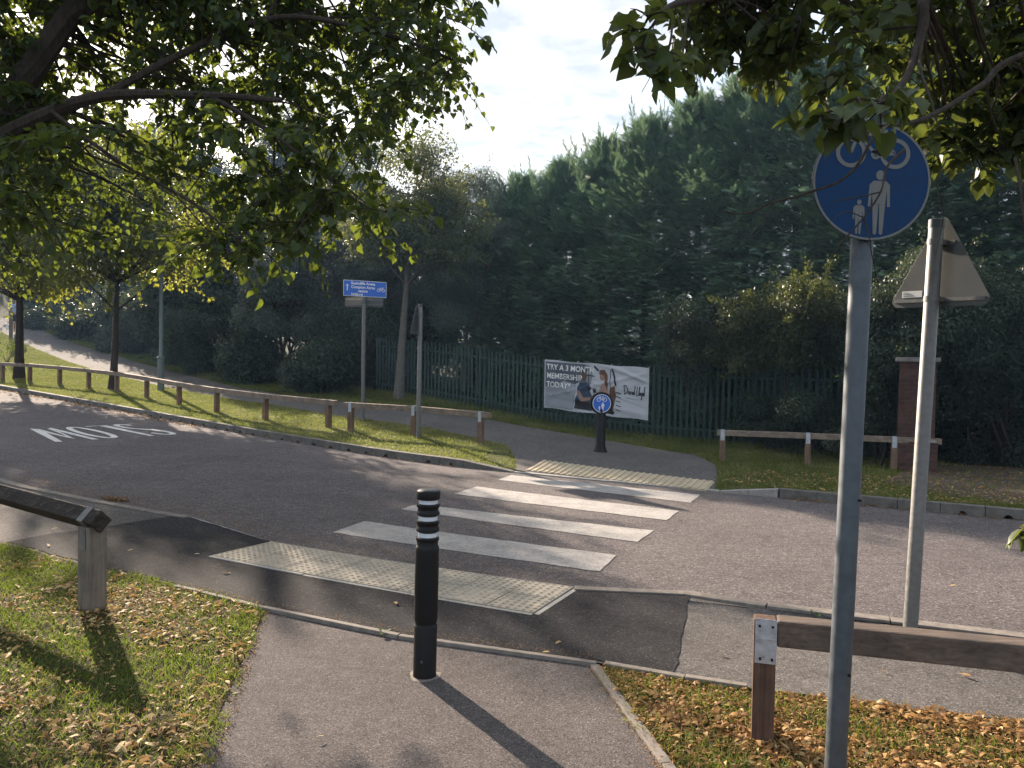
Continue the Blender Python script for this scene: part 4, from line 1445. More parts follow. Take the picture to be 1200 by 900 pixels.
skin_body('shorts', Jp, [(0, 1), (1, 2), (0, 3), (3, 4)], M['shorts'], t)
skin_body('hair', [((0, .03, 1.66), .092), ((0, .02, 1.73), .088)], [(0, 1)], M['hair'], t)
VEIL = 0.0008

# ================================================================== VEGETATION
def rand_dirs(n):
    return norm(rng.normal(size=(n, 3)))


def leaf_mesh(name, pos, d, nrm, size, mat, parent, tv=LEAF_V, tf=LEAF_F, tint=None, sub=None):
    R = frames(d, nrm)
    if sub is not None: pos = pos - np.asarray(sub)
    V, F = scatter(tv, tf, pos, R, size)
    if tint is None: tint = rng.random(len(pos))
    return np_mesh(name, V, F, mat, parent, tint=np.repeat(np.clip(tint, 0, 1), len(tv)))


def limb_path(a, b, sag=0.15, n=6, wob=0.05):
    a, b = np.array(a), np.array(b)
    L = np.linalg.norm(b - a)
    mid = (a + b) / 2 + np.array([0, 0, L * sag]) + rng.normal(0, wob * L, 3)
    P = []
    for t in np.linspace(0, 1, n):
        P.append((1 - t) ** 2 * a + 2 * t * (1 - t) * mid + t * t * b)
    return P


def clump_leaves(cs, rs, ns, squash=0.8, droop=0.6, spread=0.55):
    """leaf points, directions and normals for round clumps of leaves"""
    P = []; D = []; N = []; T = []
    for c, r, n in zip(cs, rs, ns):
        n = int(n)
        u = rand_dirs(n) * (rng.random((n, 1)) ** 0.45) * r
        u[:, 2] *= squash
        p = np.asarray(c) + u
        d = norm(norm(u) * 0.6 + np.array([0, 0, -droop]) + rng.normal(0, spread, (n, 3)))
        nn = norm(np.array([0, 0, 1.0]) + norm(u) * .5 + rng.normal(0, .5, (n, 3)))
        P.append(p); D.append(d); N.append(nn)
        T.append(np.clip(rng.normal(.45, .2, n) + rng.normal(0, .12), 0, 1))
    return np.concatenate(P), np.concatenate(D), np.concatenate(N), np.concatenate(T)


def sprig_leaves(cs, rs, ns, nsprig=5, droop=0.5, dirbias=(0, 0, 0)):
    """leaves strung along curved twigs inside each clump; returns leaf arrays and twig paths"""
    P = []; D = []; N = []; T = []; tw = []
    for c, r, n in zip(cs, rs, ns):
        c = np.asarray(c, float)
        for k in range(nsprig):
            d = norm(rng.normal(size=3) * np.array([1, 1, .6]) + np.asarray(dirbias))
            L = r * rng.uniform(.8, 1.5)
            m = max(3, int(n / nsprig))
            t = np.sort(rng.random(m)) ** .8
            path = c + d * L * t[:, None] + np.array([0, 0, -1]) * (droop * L * t[:, None] ** 2)
            side = norm(np.cross(d, np.array([0, 0, 1.0]) + rng.normal(0, .2, 3)))
            sg = np.where(np.arange(m) % 2 == 0, 1, -1)[:, None]
            dd = norm(side * sg * .8 + d * .5 + np.array([0, 0, -.55]) + rng.normal(0, .35, (m, 3)))
            nn = norm(np.array([0, 0, 1.0]) + rng.normal(0, .45, (m, 3)))
            P.append(path + dd * .015 + rng.normal(0, .012, (m, 3))); D.append(dd); N.append(nn)
            T.append(np.clip(rng.normal(.45, .22, m) + rng.normal(0, .1), 0, 1))
            tt = np.linspace(0, 1, 4)[:, None]
            tw.append((c + d * L * tt + np.array([0, 0, -1]) * (droop * L * tt ** 2), 0.006))
    return np.concatenate(P), np.concatenate(D), np.concatenate(N), np.concatenate(T), tw


def crown_clumps(c, r, n, shell=.5, low=-.9):
    c = np.asarray(c, float); r = np.asarray(r, float)
    out = []
    while len(out) < n:
        u = rand_dirs(1)[0] * rng.uniform(shell, 1) ** .8
        if u[2] < low: continue
        out.append(c + u * r)
    return np.array(out)


DENS = 2.3


def tree(name, label, cat, base, crown, cr, nclump, nleaf, lsize, crad, leaf, bark='bark', trad=.16, lean=(0, 0), tv=LEAF_V, tf=LEAF_F, group=None, squash=.8, droop=.6, stems=1, low=-.85, shell=.45, tint=0.0, tuft=0):
    base = np.asarray(base, float); crown = np.asarray(crown, float)
    t = thing(name, label, cat, base, group=group)
    cl = crown_clumps(crown, cr, nclump, shell, low)
    mb = MB()
    top = np.array([crown[0] + lean[0], crown[1] + lean[1], crown[2] + cr[2] * .55])
    if stems == 1:
        tp = limb_path(base + np.array([0, 0, -.2]), top, 0, 9, .015)
        rr = np.linspace(1, .12, 9) ** 1.1 * trad; rr[0] *= 1.35
        mb.tube([p - base for p in tp], rr, 9)
        tps = [tp]
    else:
        tps = []
        for k in range(stems):
            e = crown + rng.normal(0, .35, 3) * cr
            tp = limb_path(base + np.append(rng.normal(0, .25, 2), -.2), e, .05, 8, .06)
            mb.tube([p - base for p in tp], np.linspace(1, .15, 8) * trad, 7); tps.append(tp)
    for c in cl:
        tp = tps[rng.integers(len(tps))]
        zc = c[2] - np.linalg.norm((c - tp[0])[:2]) * .55
        k = int(np.argmin([abs(p[2] - zc) for p in tp])); k = max(k, 3)
        P = limb_path(tp[min(k, len(tp) - 1)], c, .06, 6, .05)
        L = np.linalg.norm(c - P[0])
        mb.tube([p - base for p in P], np.linspace(min(trad * .42, .018 + .012 * L), .006, 6), 5)
        for q in range(3):
            e = c + rand_dirs(1)[0] * crad * .8
            mb.tube([c - base, (c + e) / 2 + rng.normal(0, .04, 3) - base, e - base], [.007, .005, .003], 4)
    mb.build('trunk', M[bark], t, smooth=True)
    rs = crad * rng.uniform(.65, 1.25, nclump)
    ns = DENS * nleaf * (rs / crad) ** 2
    P, D, N, T = clump_leaves(cl, rs, ns, squash, droop)
    if tuft:
        # loose shoots that break the outline
        hi = cl[rng.integers(0, nclump, tuft)]
        out = norm((hi - crown) / np.asarray(cr) + np.array([0, 0, .25]))
        for h_, o_ in zip(hi, out):
            m = 26; s_ = rng.random(m)
            q = h_ + o_ * (crad * (.6 + 1.1 * s_))[:, None] + rng.normal(0, .05, (m, 3)) + np.array([0, 0, -.12]) * (s_ ** 2)[:, None]
            P = np.concatenate([P, q]); D = np.concatenate([D, norm(o_ + rng.normal(0, .7, (m, 3)))]); N = np.concatenate([N, norm(np.array([0, 0, 1.]) + rng.normal(0, .5, (m, 3)))]); T = np.concatenate([T, rng.random(m) * .6 + .2])
    sz = lsize * rng.uniform(.7, 1.25, len(P))
    leaf_mesh('crown', P, D, N, sz, M[leaf], t, tv, tf, T + tint, sub=base)
    return t


def conifer(label, base, h, rad, nspray, spray=.5, seed=0, group='conifers behind the green fence'):
    base = np.asarray(base, float)
    t = thing('conifer_tree', label, 'tree', base, group=group)
    mb = MB(); mb.tube([(0, 0, -.2), (rng.normal(0, .08), rng.normal(0, .08), h * .5), (rng.normal(0, .1), 0, h * .97)], [.18, .11, .015], 8)
    ph = rng.random(8) * 6.3
    P = []; D = []; N = []; T = []; S = []
    nb = int(nspray / 14)
    for i in range(nb):
        zf = rng.random() ** 1.08
        z = .15 + zf * (h - .3)
        a = rng.random() * 2 * PI
        prof = rad * (1 - zf ** 3.4) ** .75 * (.80 + .2 * math.sin(3 * a + ph[0] + z * .9) + .18 * math.sin(5 * a + ph[1] - z * 1.7) + .12 * math.sin(z * 3.1 + ph[2]))
        R_ = max(.18, prof * rng.uniform(.72, 1.12))
        el = rng.uniform(.0, .45) + .5 * zf
        d = np.array([math.cos(a) * math.cos(el), math.sin(a) * math.cos(el), math.sin(el)])
        root = np.array([0, 0, z - R_ * math.tan(el) * .7])
        tip = np.array([math.cos(a) * R_, math.sin(a) * R_, z])
        if i % 6 == 0: mb.tube([(0, 0, max(.1, root[2])), (root + tip) / 2 + np.array([0, 0, -.05]), tip], [.02, .012, .004], 4)
        m = 14
        s_ = rng.random(m) ** .6
        L = min(R_, 1.3)
        side = np.array([-math.sin(a), math.cos(a), 0])
        w = rng.normal(0, .30, m) * (1.15 - .75 * s_)
        pp = tip - d * (L * (1 - s_))[:, None] + side * w[:, None] + np.array([0, 0, 1]) * rng.normal(0, .10, m)[:, None] - np.array([0, 0, .18]) * (np.abs(w) ** 1.2)[:, None]
        dh = norm(np.array([d[0], d[1], .10 + .9 * zf ** 3]))
        dd = norm(dh + side * (np.sign(w) * .75)[:, None] + rng.normal(0, .25, (m, 3)) - np.array([0, 0, .22]) * (s_ ** 2)[:, None] * (1 - zf ** 2))
        P.append(pp); D.append(dd); N.append(norm(np.array([0, 0, 1.0]) + .35 * d + rng.normal(0, .35, (m, 3))))
        T.append(np.clip(rng.normal(.58, .2, m) + .3 * (s_ - .5) + rng.normal(0, .2), 0, 1)); S.append(spray * rng.uniform(.55, 1.1, m))
    # leading shoots along the top
    for k in range(22):
        a = rng.random() * 6.3; r = abs(rng.normal(0, rad * .38))
        z0 = h * (1 - .16 * (r / rad) ** 1.2 - .04 * rng.random())
        b0 = np.array([r * math.cos(a), r * math.sin(a), z0 - .6]); L = rng.uniform(.8, 1.5)
        dirn = norm(np.array([.35 * math.cos(a), .35 * math.sin(a), 1]) + rng.normal(0, .14, 3))
        m = 26; s_ = np.linspace(.0, 1, m)
        P.append(b0 + dirn * (L * s_)[:, None]); D.append(norm(dirn * .8 + rng.normal(0, .62, (m, 3)) * (1.05 - .8 * s_)[:, None])); N.append(rand_dirs(m))
        T.append(rng.random(m) * .5); S.append(spray * (1.05 - .6 * s_))
    mb.build('trunk', M['bark'], t, smooth=True)
    leaf_mesh('crown', np.concatenate(P), np.concatenate(D), np.concatenate(N), np.concatenate(S), M['conifer'], t, SPRAY_V, SPRAY_F, np.concatenate(T))
    return t


def px_crown(px, py, rx_px, ry_px, Y):
    c = at(px, py, Y); s_ = Y / FPX
    return c, np.array([rx_px * s_, min(rx_px * s_, 2.6), ry_px * s_])


def gbase(x, y): return gz(np.array([x, y]), GO)


# ---- the conifers behind the fence
spec = [(575, 30.0, 232, 1.5, 'conifer whose top is the low point of the skyline, left of the banner'),
        (612, 28.0, 205, 1.7, 'conifer with sparse feathery top shoots, second along the sloping skyline'),
        (655, 27.0, 188, 1.8, 'conifer above the left end of the banner'),
        (705, 26.0, 165, 1.9, 'conifer standing above the middle of the banner'),
        (755, 24.5, 138, 1.9, 'conifer above the right end of the banner'),
        (812, 23.3, 112, 1.9, 'conifer behind the fence between the banner and the yellow green shrub'),
        (868, 22.5, 86, 1.9, 'tall conifer with a spiky leader below the hanging leaves'),
        (930, 21.5, 62, 2.0, 'tall dark conifer left of the round blue sign'),
        (1000, 20.5, 30, 2.0, 'tall dark conifer directly behind the round blue sign'),
        (1075, 19.0, 5, 2.0, 'tall dark conifer above the brick pillar'),
        (1150, 18.2, -30, 2.0, 'tall dark conifer behind the grey triangular sign'),
        (1230, 17.6, 0, 2.0, 'tall dark conifer at the right edge of the picture')]
for i, (px, Y, ty, rad, lab) in enumerate(spec):
    c = at(px, 430, Y); b = gbase(c[0], c[1])
    conifer(lab, b, up_to(b, px, ty), rad * 1.18, 21000, .34)

# ---- deciduous trees and shrubs beyond the far path
def px_tree(name, label, cat, px, py, rx, ry, Y, nclump, nleaf, ls, cr, leaf, base_px=None, **kw):
    c, r = px_crown(px, py, rx, ry, Y)
    b = gbase(c[0], c[1]) if base_px is None else G(base_px[0], base_px[1], GO)
    if base_px is not None:
        c, r = px_crown(px, py, rx, ry, b[1])
    return tree(name, label, cat, b, c, r, nclump, nleaf, ls, cr, leaf, **kw)


px_tree('street_tree', 'nearer of two straight dark trunks behind the long wooden rail, left of the lamp post', 'tree', 138, 252, 92, 95, 28, 84, 170, .135, .80, 'street', base_px=(132, 456), trad=.13, tuft=90, shell=.2)
px_tree('street_tree', 'dark trunk at the left edge hiding the walker in blue', 'tree', 22, 255, 105, 100, 32, 84, 170, .145, .90, 'street', base_px=(22, 443), trad=.17, tuft=90, shell=.2)
px_tree('slender_tree', 'slender pale barked tree leaning up in front of the fence left of the pole pair', 'tree', 480, 250, 80, 100, 24.6, 44, 420, .085, .72, 'olive', base_px=(467, 467), trad=.15, bark='barkpale', lean=(.25, 0), tuft=90, low=-.6, shell=.2)
bt = bpy.data.objects['slender_tree']; bt['label'] = 'slender pale barked tree with forking limbs, between the two far sign poles'
px_tree('silver_tree', 'grey leaved bushy tree behind the blue direction sign', 'tree', 400, 285, 85, 110, 29.5, 76, 620, .085, .75, 'silver', stems=4, trad=.09, tuft=30, bark='barkpale')
px_tree('drooping_tree', 'grey green drooping tree overhanging the left end of the green fence', 'tree', 548, 300, 60, 100, 28.0, 66, 620, .085, .62, 'silver', stems=3, trad=.09, tv=WILLOW_V, droop=1.3, tuft=30, bark='barkpale')
px_tree('tall_shrub', 'big grey leaved shrub beside the far path behind the long wooden rail', 'shrub', 335, 360, 62, 98, 29.0, 50, 420, .085, .62, 'silver', stems=5, trad=.06, tuft=24, low=-1)
px_tree('dark_shrub', 'low dark shrub just right of the lamp post', 'shrub', 245, 390, 50, 50, 32.0, 34, 420, .09, .6, 'darkbush', stems=5, trad=.05, tuft=14, low=-1)
px_tree('dark_shrub', 'dark shrub under the slender pale tree', 'shrub', 428, 410, 55, 62, 27.0, 34, 420, .085, .55, 'darkbush', stems=5, trad=.05, tuft=14, low=-1)
px_tree('dark_tree', 'dark leafy tree behind the lamp post', 'tree', 218, 335, 60, 78, 37.0, 64, 420, .15, 1.0, 'darkbush', stems=3, trad=.12, tuft=16, low=-1)
px_tree('dark_tree', 'dark leafy tree between the lamp post and the nearer straight trunk', 'tree', 150, 376, 50, 40, 42.0, 64, 420, .16, 1.1, 'darkbush', stems=3, trad=.12, tuft=16, low=-1)
px_tree('dark_tree', 'dark leafy tree over the top of the far path', 'tree', 85, 356, 46, 30, 50.0, 60, 300, .18, 1.2, 'darkbush', stems=3, trad=.12, tuft=16, low=-1)
px_tree('dark_tree', 'dark leafy tree closing the gap between the grey shrub and the lamp post', 'tree', 290, 300, 62, 110, 38.0, 64, 420, .15, 1.0, 'darkbush', stems=3, trad=.12, tuft=16, low=-1)
px_tree('dark_tree', 'dark tree filling the background left of the conifers', 'tree', 490, 345, 80, 100, 33.0, 64, 420, .15, 1.0, 'darkbush', stems=3, trad=.12, tuft=16, low=-1)
px_tree('dark_tree', 'distant tree at the left edge above the bright far path', 'tree', 10, 328, 60, 45, 62.0, 56, 420, .20, 1.5, 'street', stems=3, trad=.15, tuft=12, low=-1)
px_tree('dark_tree', 'distant tree beyond the left edge of the far path', 'tree', -150, 300, 70, 85, 58.0, 56, 420, .20, 1.5, 'darkbush', stems=3, trad=.15, tuft=12, low=-1)
px_tree('dark_tree', 'dark background tree above the blue direction sign and behind the grey leaved tree', 'tree', 410, 300, 80, 130, 40.0, 64, 420, .15, 1.1, 'darkbush', stems=3, trad=.12, tuft=16, low=-1)
px_tree('dark_tree', 'tall dark background tree rising above the grey shrub by the far path', 'tree', 330, 260, 70, 120, 48.0, 64, 420, .18, 1.3, 'darkbush', stems=3, trad=.12, tuft=16, low=-1)
px_tree('dark_tree', 'tall dark background tree rising directly above the lamp post', 'tree', 200, 255, 75, 100, 54.0, 64, 420, .20, 1.4, 'darkbush', stems=3, trad=.12, tuft=16, low=-1)
# low shrubs crowding the far side of the path
for px, py, rx, ry, lab in ((52, 377, 24, 16, 'low dark shrub at the top of the far path, right of the left edge trunk'),
                            (95, 386, 26, 22, 'low dark shrub beside the far path between the two straight trunks'),
                            (150, 400, 30, 24, 'low dark shrub beside the far path just right of the nearer straight trunk'),
                            (212, 414, 30, 26, 'low dark shrub beside the far path at the foot of the lamp post'),
                            (290, 424, 36, 32, 'low dark shrub beside the far path between lamp post and blue direction sign'),
                            (375, 432, 34, 34, 'low dark shrub beside the far path left of the blue direction sign pole')):
    k = min(range(len(far_edge)), key=lambda i: abs(600 + far_edge[i][0] / far_edge[i][1] * 935 - px))
    Y = far_edge[k][1] + 2.2
    px_tree('dark_shrub', lab, 'shrub', px, py, rx, ry, Y, 30, 300, .10, .55, 'darkbush', stems=4, trad=.03, tuft=30, low=-1, shell=.2)
# shrub and ivy growing through the fence on the right
px_tree('fence_shrub', 'yellow green shrub spilling over the fence behind the far right rail', 'shrub', 935, 388, 92, 56, 16.9, 46, 330, .062, .46, 'yshrub', stems=6, trad=.045, tuft=150, low=-1, shell=.15)
px_tree('fence_shrub', 'dark leafy shrub over the fence right of the banner', 'shrub', 835, 395, 58, 62, 18.4, 40, 420, .058, .42, 'darkbush', stems=5, trad=.045, tuft=30, low=-1)
px_tree('fence_shrub', 'low dark shrub at the foot of the fence behind the far right rail', 'shrub', 960, 500, 110, 40, 16.3, 44, 420, .05, .34, 'darkbush', stems=6, trad=.03, tuft=20, low=-1)
px_tree('fence_shrub', 'dark leafy mass behind and above the brick pillar', 'shrub', 1085, 385, 75, 95, 15.0, 56, 420, .058, .45, 'darkbush', stems=6, trad=.05, tuft=30, low=-1)
px_tree('fence_shrub', 'small dark shrub growing against the left side of the brick pillar', 'shrub', 1028, 452, 30, 44, 14.3, 22, 300, .055, .28, 'darkbush', stems=4, trad=.03, tuft=18, low=-1)
px_tree('fence_shrub', 'dark overgrown hedge right of the brick pillar', 'shrub', 1180, 430, 80, 120, 15.0, 60, 420, .058, .45, 'darkbush', stems=6, trad=.05, tuft=30, low=-1)
px_tree('fence_shrub', 'dark overgrown hedge beyond the right edge', 'shrub', 1320, 430, 80, 130, 14.0, 44, 420, .058, .5, 'darkbush', stems=6, trad=.05, tuft=30, low=-1)


# ---- the lime tree whose boughs hang over the left of the picture
def in_px(px, py, poly):
    return bool(in_poly(np.array([[px, py]], float), poly)[0])


def lime(name, label, base, trunk_top, trad, limbs, clumps, leaf, lsize, nper, extra_twigs=(), nsprig=5, droop=.5, tpl=(LIME_V, LIME_F)):
    base = np.asarray(base, float)
    t = thing(name, label, 'tree', base)
    mb = MB()
    tp = smoothpath([base + np.array([0, 0, -.2]), base * .6 + np.asarray(trunk_top) * .4 + np.array([.05, 0, 0]), trunk_top], 5)
    mb.tube([p - base for p in tp], np.linspace(trad * 1.2, trad * .6, len(tp)), 10)
    tips = []
    for P, r0, r1 in limbs:
        S = smoothpath(P, 6)
        mb.tube([p - base for p in S], np.linspace(r0, r1, len(S)), 8)
        tips += list(zip(S[2:], np.linspace(r0, r1, len(S))[2:]))
    tips += [(tp[-1], trad * .6), (tp[-3], trad * .7)]
    TP = np.array([q[0] for q in tips])
    cs = np.array([c[0] for c in clumps])
    for c in cs:
        dist = np.linalg.norm(TP - c, axis=1) + np.maximum(0, TP[:, 2] - c[2]) * .2
        near = np.argsort(dist)[:9]
        k = int(near[rng.integers(len(near))])
        if c[2] < 1.7 or rng.random() < .35: continue
        P = limb_path(TP[k], c, .06, 6, .05)
        L = np.linalg.norm(c - TP[k])
        mb.tube([p - base for p in P], np.linspace(min(tips[k][1] * .5, .005 + .006 * L), .004, 6), 5)
    rs = np.array([c[1] for c in clumps]); ns = np.array([c[2] for c in clumps])
    P, D, N, T, tw = sprig_leaves(cs, rs, ns, nsprig, droop)
    for path, r in tw: mb.tube([p - base for p in path], [r, r * .8, r * .6, r * .3], 4, caps=False)
    for path, r in extra_twigs: mb.tube([np.asarray(p) - base for p in path], np.linspace(r, r * .4, len(path)), 6)
    mb.build('trunk', M['bark'], t, smooth=True)
    leaf_mesh('crown', P, D, N, lsize * rng.uniform(.6, 1.2, len(P)), M[leaf], t, tpl[0], tpl[1], T, sub=base)
    return t


mask_l = [(-220, -260), (560, -260), (545, 10), (548, 78), (500, 115), (455, 135), (400, 175), (430, 225), (462, 258), (445, 270), (375, 235), (345, 290), (255, 300), (205, 228), (110, 180), (0, 175), (-60, 240), (-220, 300)]
holes = [((128, 92), 26), ((102, 28), 16), ((330, 130), 24), ((245, 60), 16), ((12, 10), 18), ((190, 175), 14), ((300, 70), 16), ((170, 150), 16), ((60, 60), 14)]
cl = []
while len(cl) < 430:
    px, py = rng.uniform(-220, 560), rng.uniform(-250, 335)
    if not in_px(px, py, mask_l): continue
    if any(math.hypot(px - h_[0], py - h_[1]) < h_[1 + 0 * 0] * 0 + h_[1] + 14 for h_ in [(h[0][0], h[0][1]) for h in []]): continue
    if any(math.hypot(px - hx, py - hy) < hr + 8 for (hx, hy), hr in holes): continue
    if py > 165 and rng.random() < .5: continue
    Y = rng.uniform(6.4, 9.6) if py < 150 else rng.uniform(5.4, 7.2)
    cl.append((at(px, py, Y), .36, 74))
n_up = 0
while n_up < 190:
    px, py = rng.uniform(-120, 520), rng.uniform(-120, 165)
    if not in_px(px, py, mask_l) or any(math.hypot(px - hx, py - hy) < hr for (hx, hy), hr in holes): continue
    cl.append((at(px, py, rng.uniform(7.6, 10.4)), .42, 66)); n_up += 1
mask_y = [(-120, 150), (60, 165), (120, 185), (215, 200), (300, 215), (335, 265), (300, 300), (250, 318), (190, 300), (120, 290), (60, 300), (0, 290), (-120, 320)]
n_up = 0
while n_up < 64:
    px, py = rng.uniform(-120, 330), rng.uniform(150, 320)
    if not in_px(px, py, mask_y): continue
    c_ = at(px, py, rng.uniform(9.2, 12.5))
    sx, sy = c_[0] + .545 / .394 * c_[2], c_[1] - .839 / .394 * c_[2]
    if -2.9 < sx < 3.2 and 2.6 < sy < 6.9: continue
    cl.append((c_, .48, 56)); n_up += 1
for px, py, Y in ((520, 20, 6.0), (500, 60, 6.2), (525, 85, 6.2), (480, 100, 6.0), (455, 130, 6.3), (435, 245, 6.4), (400, 225, 6.3), (372, 200, 6.3), (335, 285, 5.6), (300, 290, 5.5), (265, 280, 5.8), (318, 260, 6), (430, 20, 6.5), (450, 60, 6.5), (30, 225, 5.6), (60, 215, 6.0), (5, 250, 5.5)):
    cl.append((at(px, py, Y), .27, 48))
TB = np.array([-6.6, 6.4, 0]); TB = gbase(TB[0], TB[1]) - np.array([0, 0, .09])
fork = np.array([-5.9, 6.6, 3.1])
limbs = [([fork, at(-60, 190, 6.6), at(30, 145, 6.5), at(120, 113, 6.4), at(245, 112, 6.3), at(330, 118, 6.2)], .085, .018),
         ([fork, at(-20, 150, 6.9), at(30, 90, 6.9), at(80, 20, 7.0), at(150, -80, 7.2), at(230, -200, 7.3)], .15, .05),
         ([at(120, 113, 6.4), at(220, 60, 6.6), at(330, 20, 6.6), at(450, 40, 6.4), at(530, 70, 6.2)], .035, .012),
         ([at(245, 112, 6.3), at(310, 150, 6.2), at(380, 205, 6.2), at(450, 262, 6.4)], .022, .008),
         ([at(60, 130, 6.4), at(140, 190, 6.0), at(230, 240, 5.8), at(300, 300, 5.6)], .017, .006),
         ([fork, at(-150, 0, 6.5), at(-120, -200, 6.0), np.array([-5.2, 6, 8.2])], .16, .05),
         ([fork, np.array([-7.4, 6.2, 5]), np.array([-8.6, 6.0, 7]), np.array([-9.2, 5.8, 8.4])], .14, .05),
         ([at(80, 20, 7.0), at(240, -60, 6.8), at(420, -120, 6.4), at(540, -160, 6.2)], .07, .02)]
for k in range(60):
    u = rand_dirs(1)[0]; p = np.array([-6.8, 5.2, 7.0]) + u * np.array([3.4, 3.2, 2.6]) * rng.uniform(.5, 1)
    if p[2] < 4.3: continue
    cl.append((p, .5, 55))
lime('lime_tree', 'large lime tree whose leafy boughs hang over the upper left of the view', TB, fork, .24, limbs, cl, 'lime', .074, 50)

# ---- the lime tree on the right, close to the camera
cl = []
def add_r(lst, r, n):
    for px, py, Y in lst: cl.append((at(px, py, Y), r, n))
add_r([(760, 20, 3.2), (752, 55, 3.1), (775, 62, 3.1), (745, 35, 3.15)], .085, 13)
add_r([(800, 70, 3.6), (775, 90, 3.1)], .06, 6)
add_r([(820, 15, 4.6), (860, 30, 4.6), (850, 60, 4.7), (870, 75, 4.8), (905, 20, 4.4), (900, 55, 4.6), (930, 60, 4.4), (940, 20, 4.2), (975, 40, 4.0), (985, 85, 4.2), (1010, 20, 4.0), (960, 100, 4.3), (1020, 60, 4.0), (835, 40, 4.9), (885, 5, 4.6), (950, -10, 4.2), (1045, 10, 3.8), (800, -10, 4.5)], .20, 34)
add_r([(985, 128, 2.75), (1005, 115, 2.7), (965, 142, 2.75), (1030, 122, 2.75), (1060, 112, 2.8)], .062, 7)
add_r([(1085, 118, 4.6), (1110, 130, 4.6), (1140, 120, 4.6), (1175, 130, 4.5), (1120, 90, 4.7), (1150, 80, 4.8), (1185, 85, 4.6), (1192, 155, 4.4), (1155, 152, 4.4), (1110, 150, 4.5), (1120, 40, 5.0), (1165, 45, 5.0), (1195, 60, 4.8), (1100, 75, 4.9), (1180, 10, 5.0), (1230, 90, 4.4), (1240, 150, 4.2), (1260, 40, 4.6), (1135, 165, 4.4), (1180, 175, 4.3), (1080, 20, 5.2), (1060, -10, 5.2)], .21, 46)
add_r([(1203, 622, 3.0)], .035, 7)
for k in range(60):
    px, py = rng.uniform(1040, 1290), rng.uniform(-70, 178)
    if px < 1075 and py > 90: continue
    add_r([(px, py, rng.uniform(4.2, 5.6))], .22, 56)
for k in range(46):
    px = rng.uniform(790, 1060); py = rng.uniform(-80, 34 + (px - 790) * .28)
    add_r([(px, py, rng.uniform(4.4, 5.8))], .20, 44)
for k in range(70):
    u = rand_dirs(1)[0]; p = np.array([4.4, 3.4, 5.6]) + u * np.array([3.2, 3.0, 2.2]) * rng.uniform(.45, 1)
    if p[2] < 3.75 + max(0, (2.4 - p[0])) * .6: continue
    cl.append((p, .42, 50))
TR_ = gbase(4.9, 3.3) - np.array([0, 0, .09]); fork = np.array([4.7, 3.4, 3.4])
limbs = [([fork, np.array([3.7, 3.5, 4.3]), at(1130, -40, 3.8), at(1085, -5, 3.8), at(1082, 30, 3.7), at(1065, 85, 3.5), at(1040, 120, 3.1)], .05, .010),
         ([fork, np.array([4.0, 3.5, 4.6]), np.array([2.7, 3.9, 4.3]), at(950, -20, 4.2), at(850, -5, 4.5), at(790, 5, 3.7), at(765, 30, 3.2)], .06, .006),
         ([fork, np.array([3.2, 3.3, 3.5]), at(1210, 60, 3.5), at(1150, 100, 3.4), at(1080, 140, 3.1), at(1000, 150, 2.75)], .022, .005),
         ([fork, np.array([5.0, 3.4, 5.2]), np.array([4.6, 3.2, 7.2])], .13, .05),
         ([fork, np.array([5.6, 3.2, 5.0]), np.array([6.6, 3.0, 6.4])], .10, .04)]
tw = [(smoothpath([at(1084, 30, 3.7), at(1078, 75, 3.5), at(1092, 120, 3.3), at(1100, 150, 3.2)], 5), .008),
      (smoothpath([at(1060, 175, 2.6), at(1040, 195, 2.55), at(1032, 225, 2.5), at(1012, 255, 2.5), at(990, 280, 2.5), at(972, 303, 2.5)], 5), .0045),
      (smoothpath([at(1012, 255, 2.5), at(1018, 275, 2.5), at(1022, 300, 2.5), at(1030, 340, 2.5)], 4), .003),
      (smoothpath([at(1032, 225, 2.5), at(1000, 232, 2.5), at(975, 236, 2.52)], 4), .0025),
      (smoothpath([at(1012, 255, 2.5), at(990, 248, 2.5), at(970, 262, 2.5)], 4), .002),
      (smoothpath([at(1040, 120, 3.1), at(1000, 200, 2.9), at(940, 228, 2.8), at(906, 237, 2.8), at(875, 250, 2.8), at(848, 248, 2.8)], 5), .006),
      (smoothpath([at(906, 237, 2.8), at(890, 262, 2.8), at(868, 290, 2.8)], 4), .003),
      (smoothpath([at(1110, 185, 3.15), at(1098, 215, 3.1), at(1106, 250, 3.1), at(1096, 300, 3.1)], 4), .0035),
      (smoothpath([at(1190, 185, 3.2), at(1200, 260, 3.1), at(1212, 420, 3.05), at(1208, 560, 3.0), at(1204, 615, 3.0)], 5), .006),
      (smoothpath([at(765, 30, 3.2), at(770, 70, 3.1), at(762, 90, 3.1), at(752, 108, 3.1)], 5), .003),
      (smoothpath([at(790, 5, 3.7), at(800, 50, 3.5), at(785, 62, 3.3), at(770, 66, 3.15)], 5), .003)]
lime('lime_tree', 'lime tree close on the right, its yellow green leaves hanging over the round blue sign', TR_, fork, .20, limbs, cl, 'limenear', .074, 30, tw, nsprig=4, droop=.35)

# young growth at the far left
b = G(8, 425, GO)
t = thing('young_shrub', 'small leafy sapling on the sunny grass at the left edge', 'shrub', b)
mb = MB()
cs = []
for k in range(7):
    e = np.array([rng.normal(0, .3), rng.normal(0, .3), rng.uniform(.3, .95)]); mb.tube([(0, 0, -.05), e * .5 + rng.normal(0, .04, 3), e], [.012, .008, .004], 5); cs.append(e)
mb.build('stem', M['twig'], t)
P, D, N, T = clump_leaves(np.array(cs), np.full(7, .22), np.full(7, 26))
leaf_mesh('foliage', P, D, N, rng.uniform(.08, .13, len(P)), M['lime'], t, tint=T)

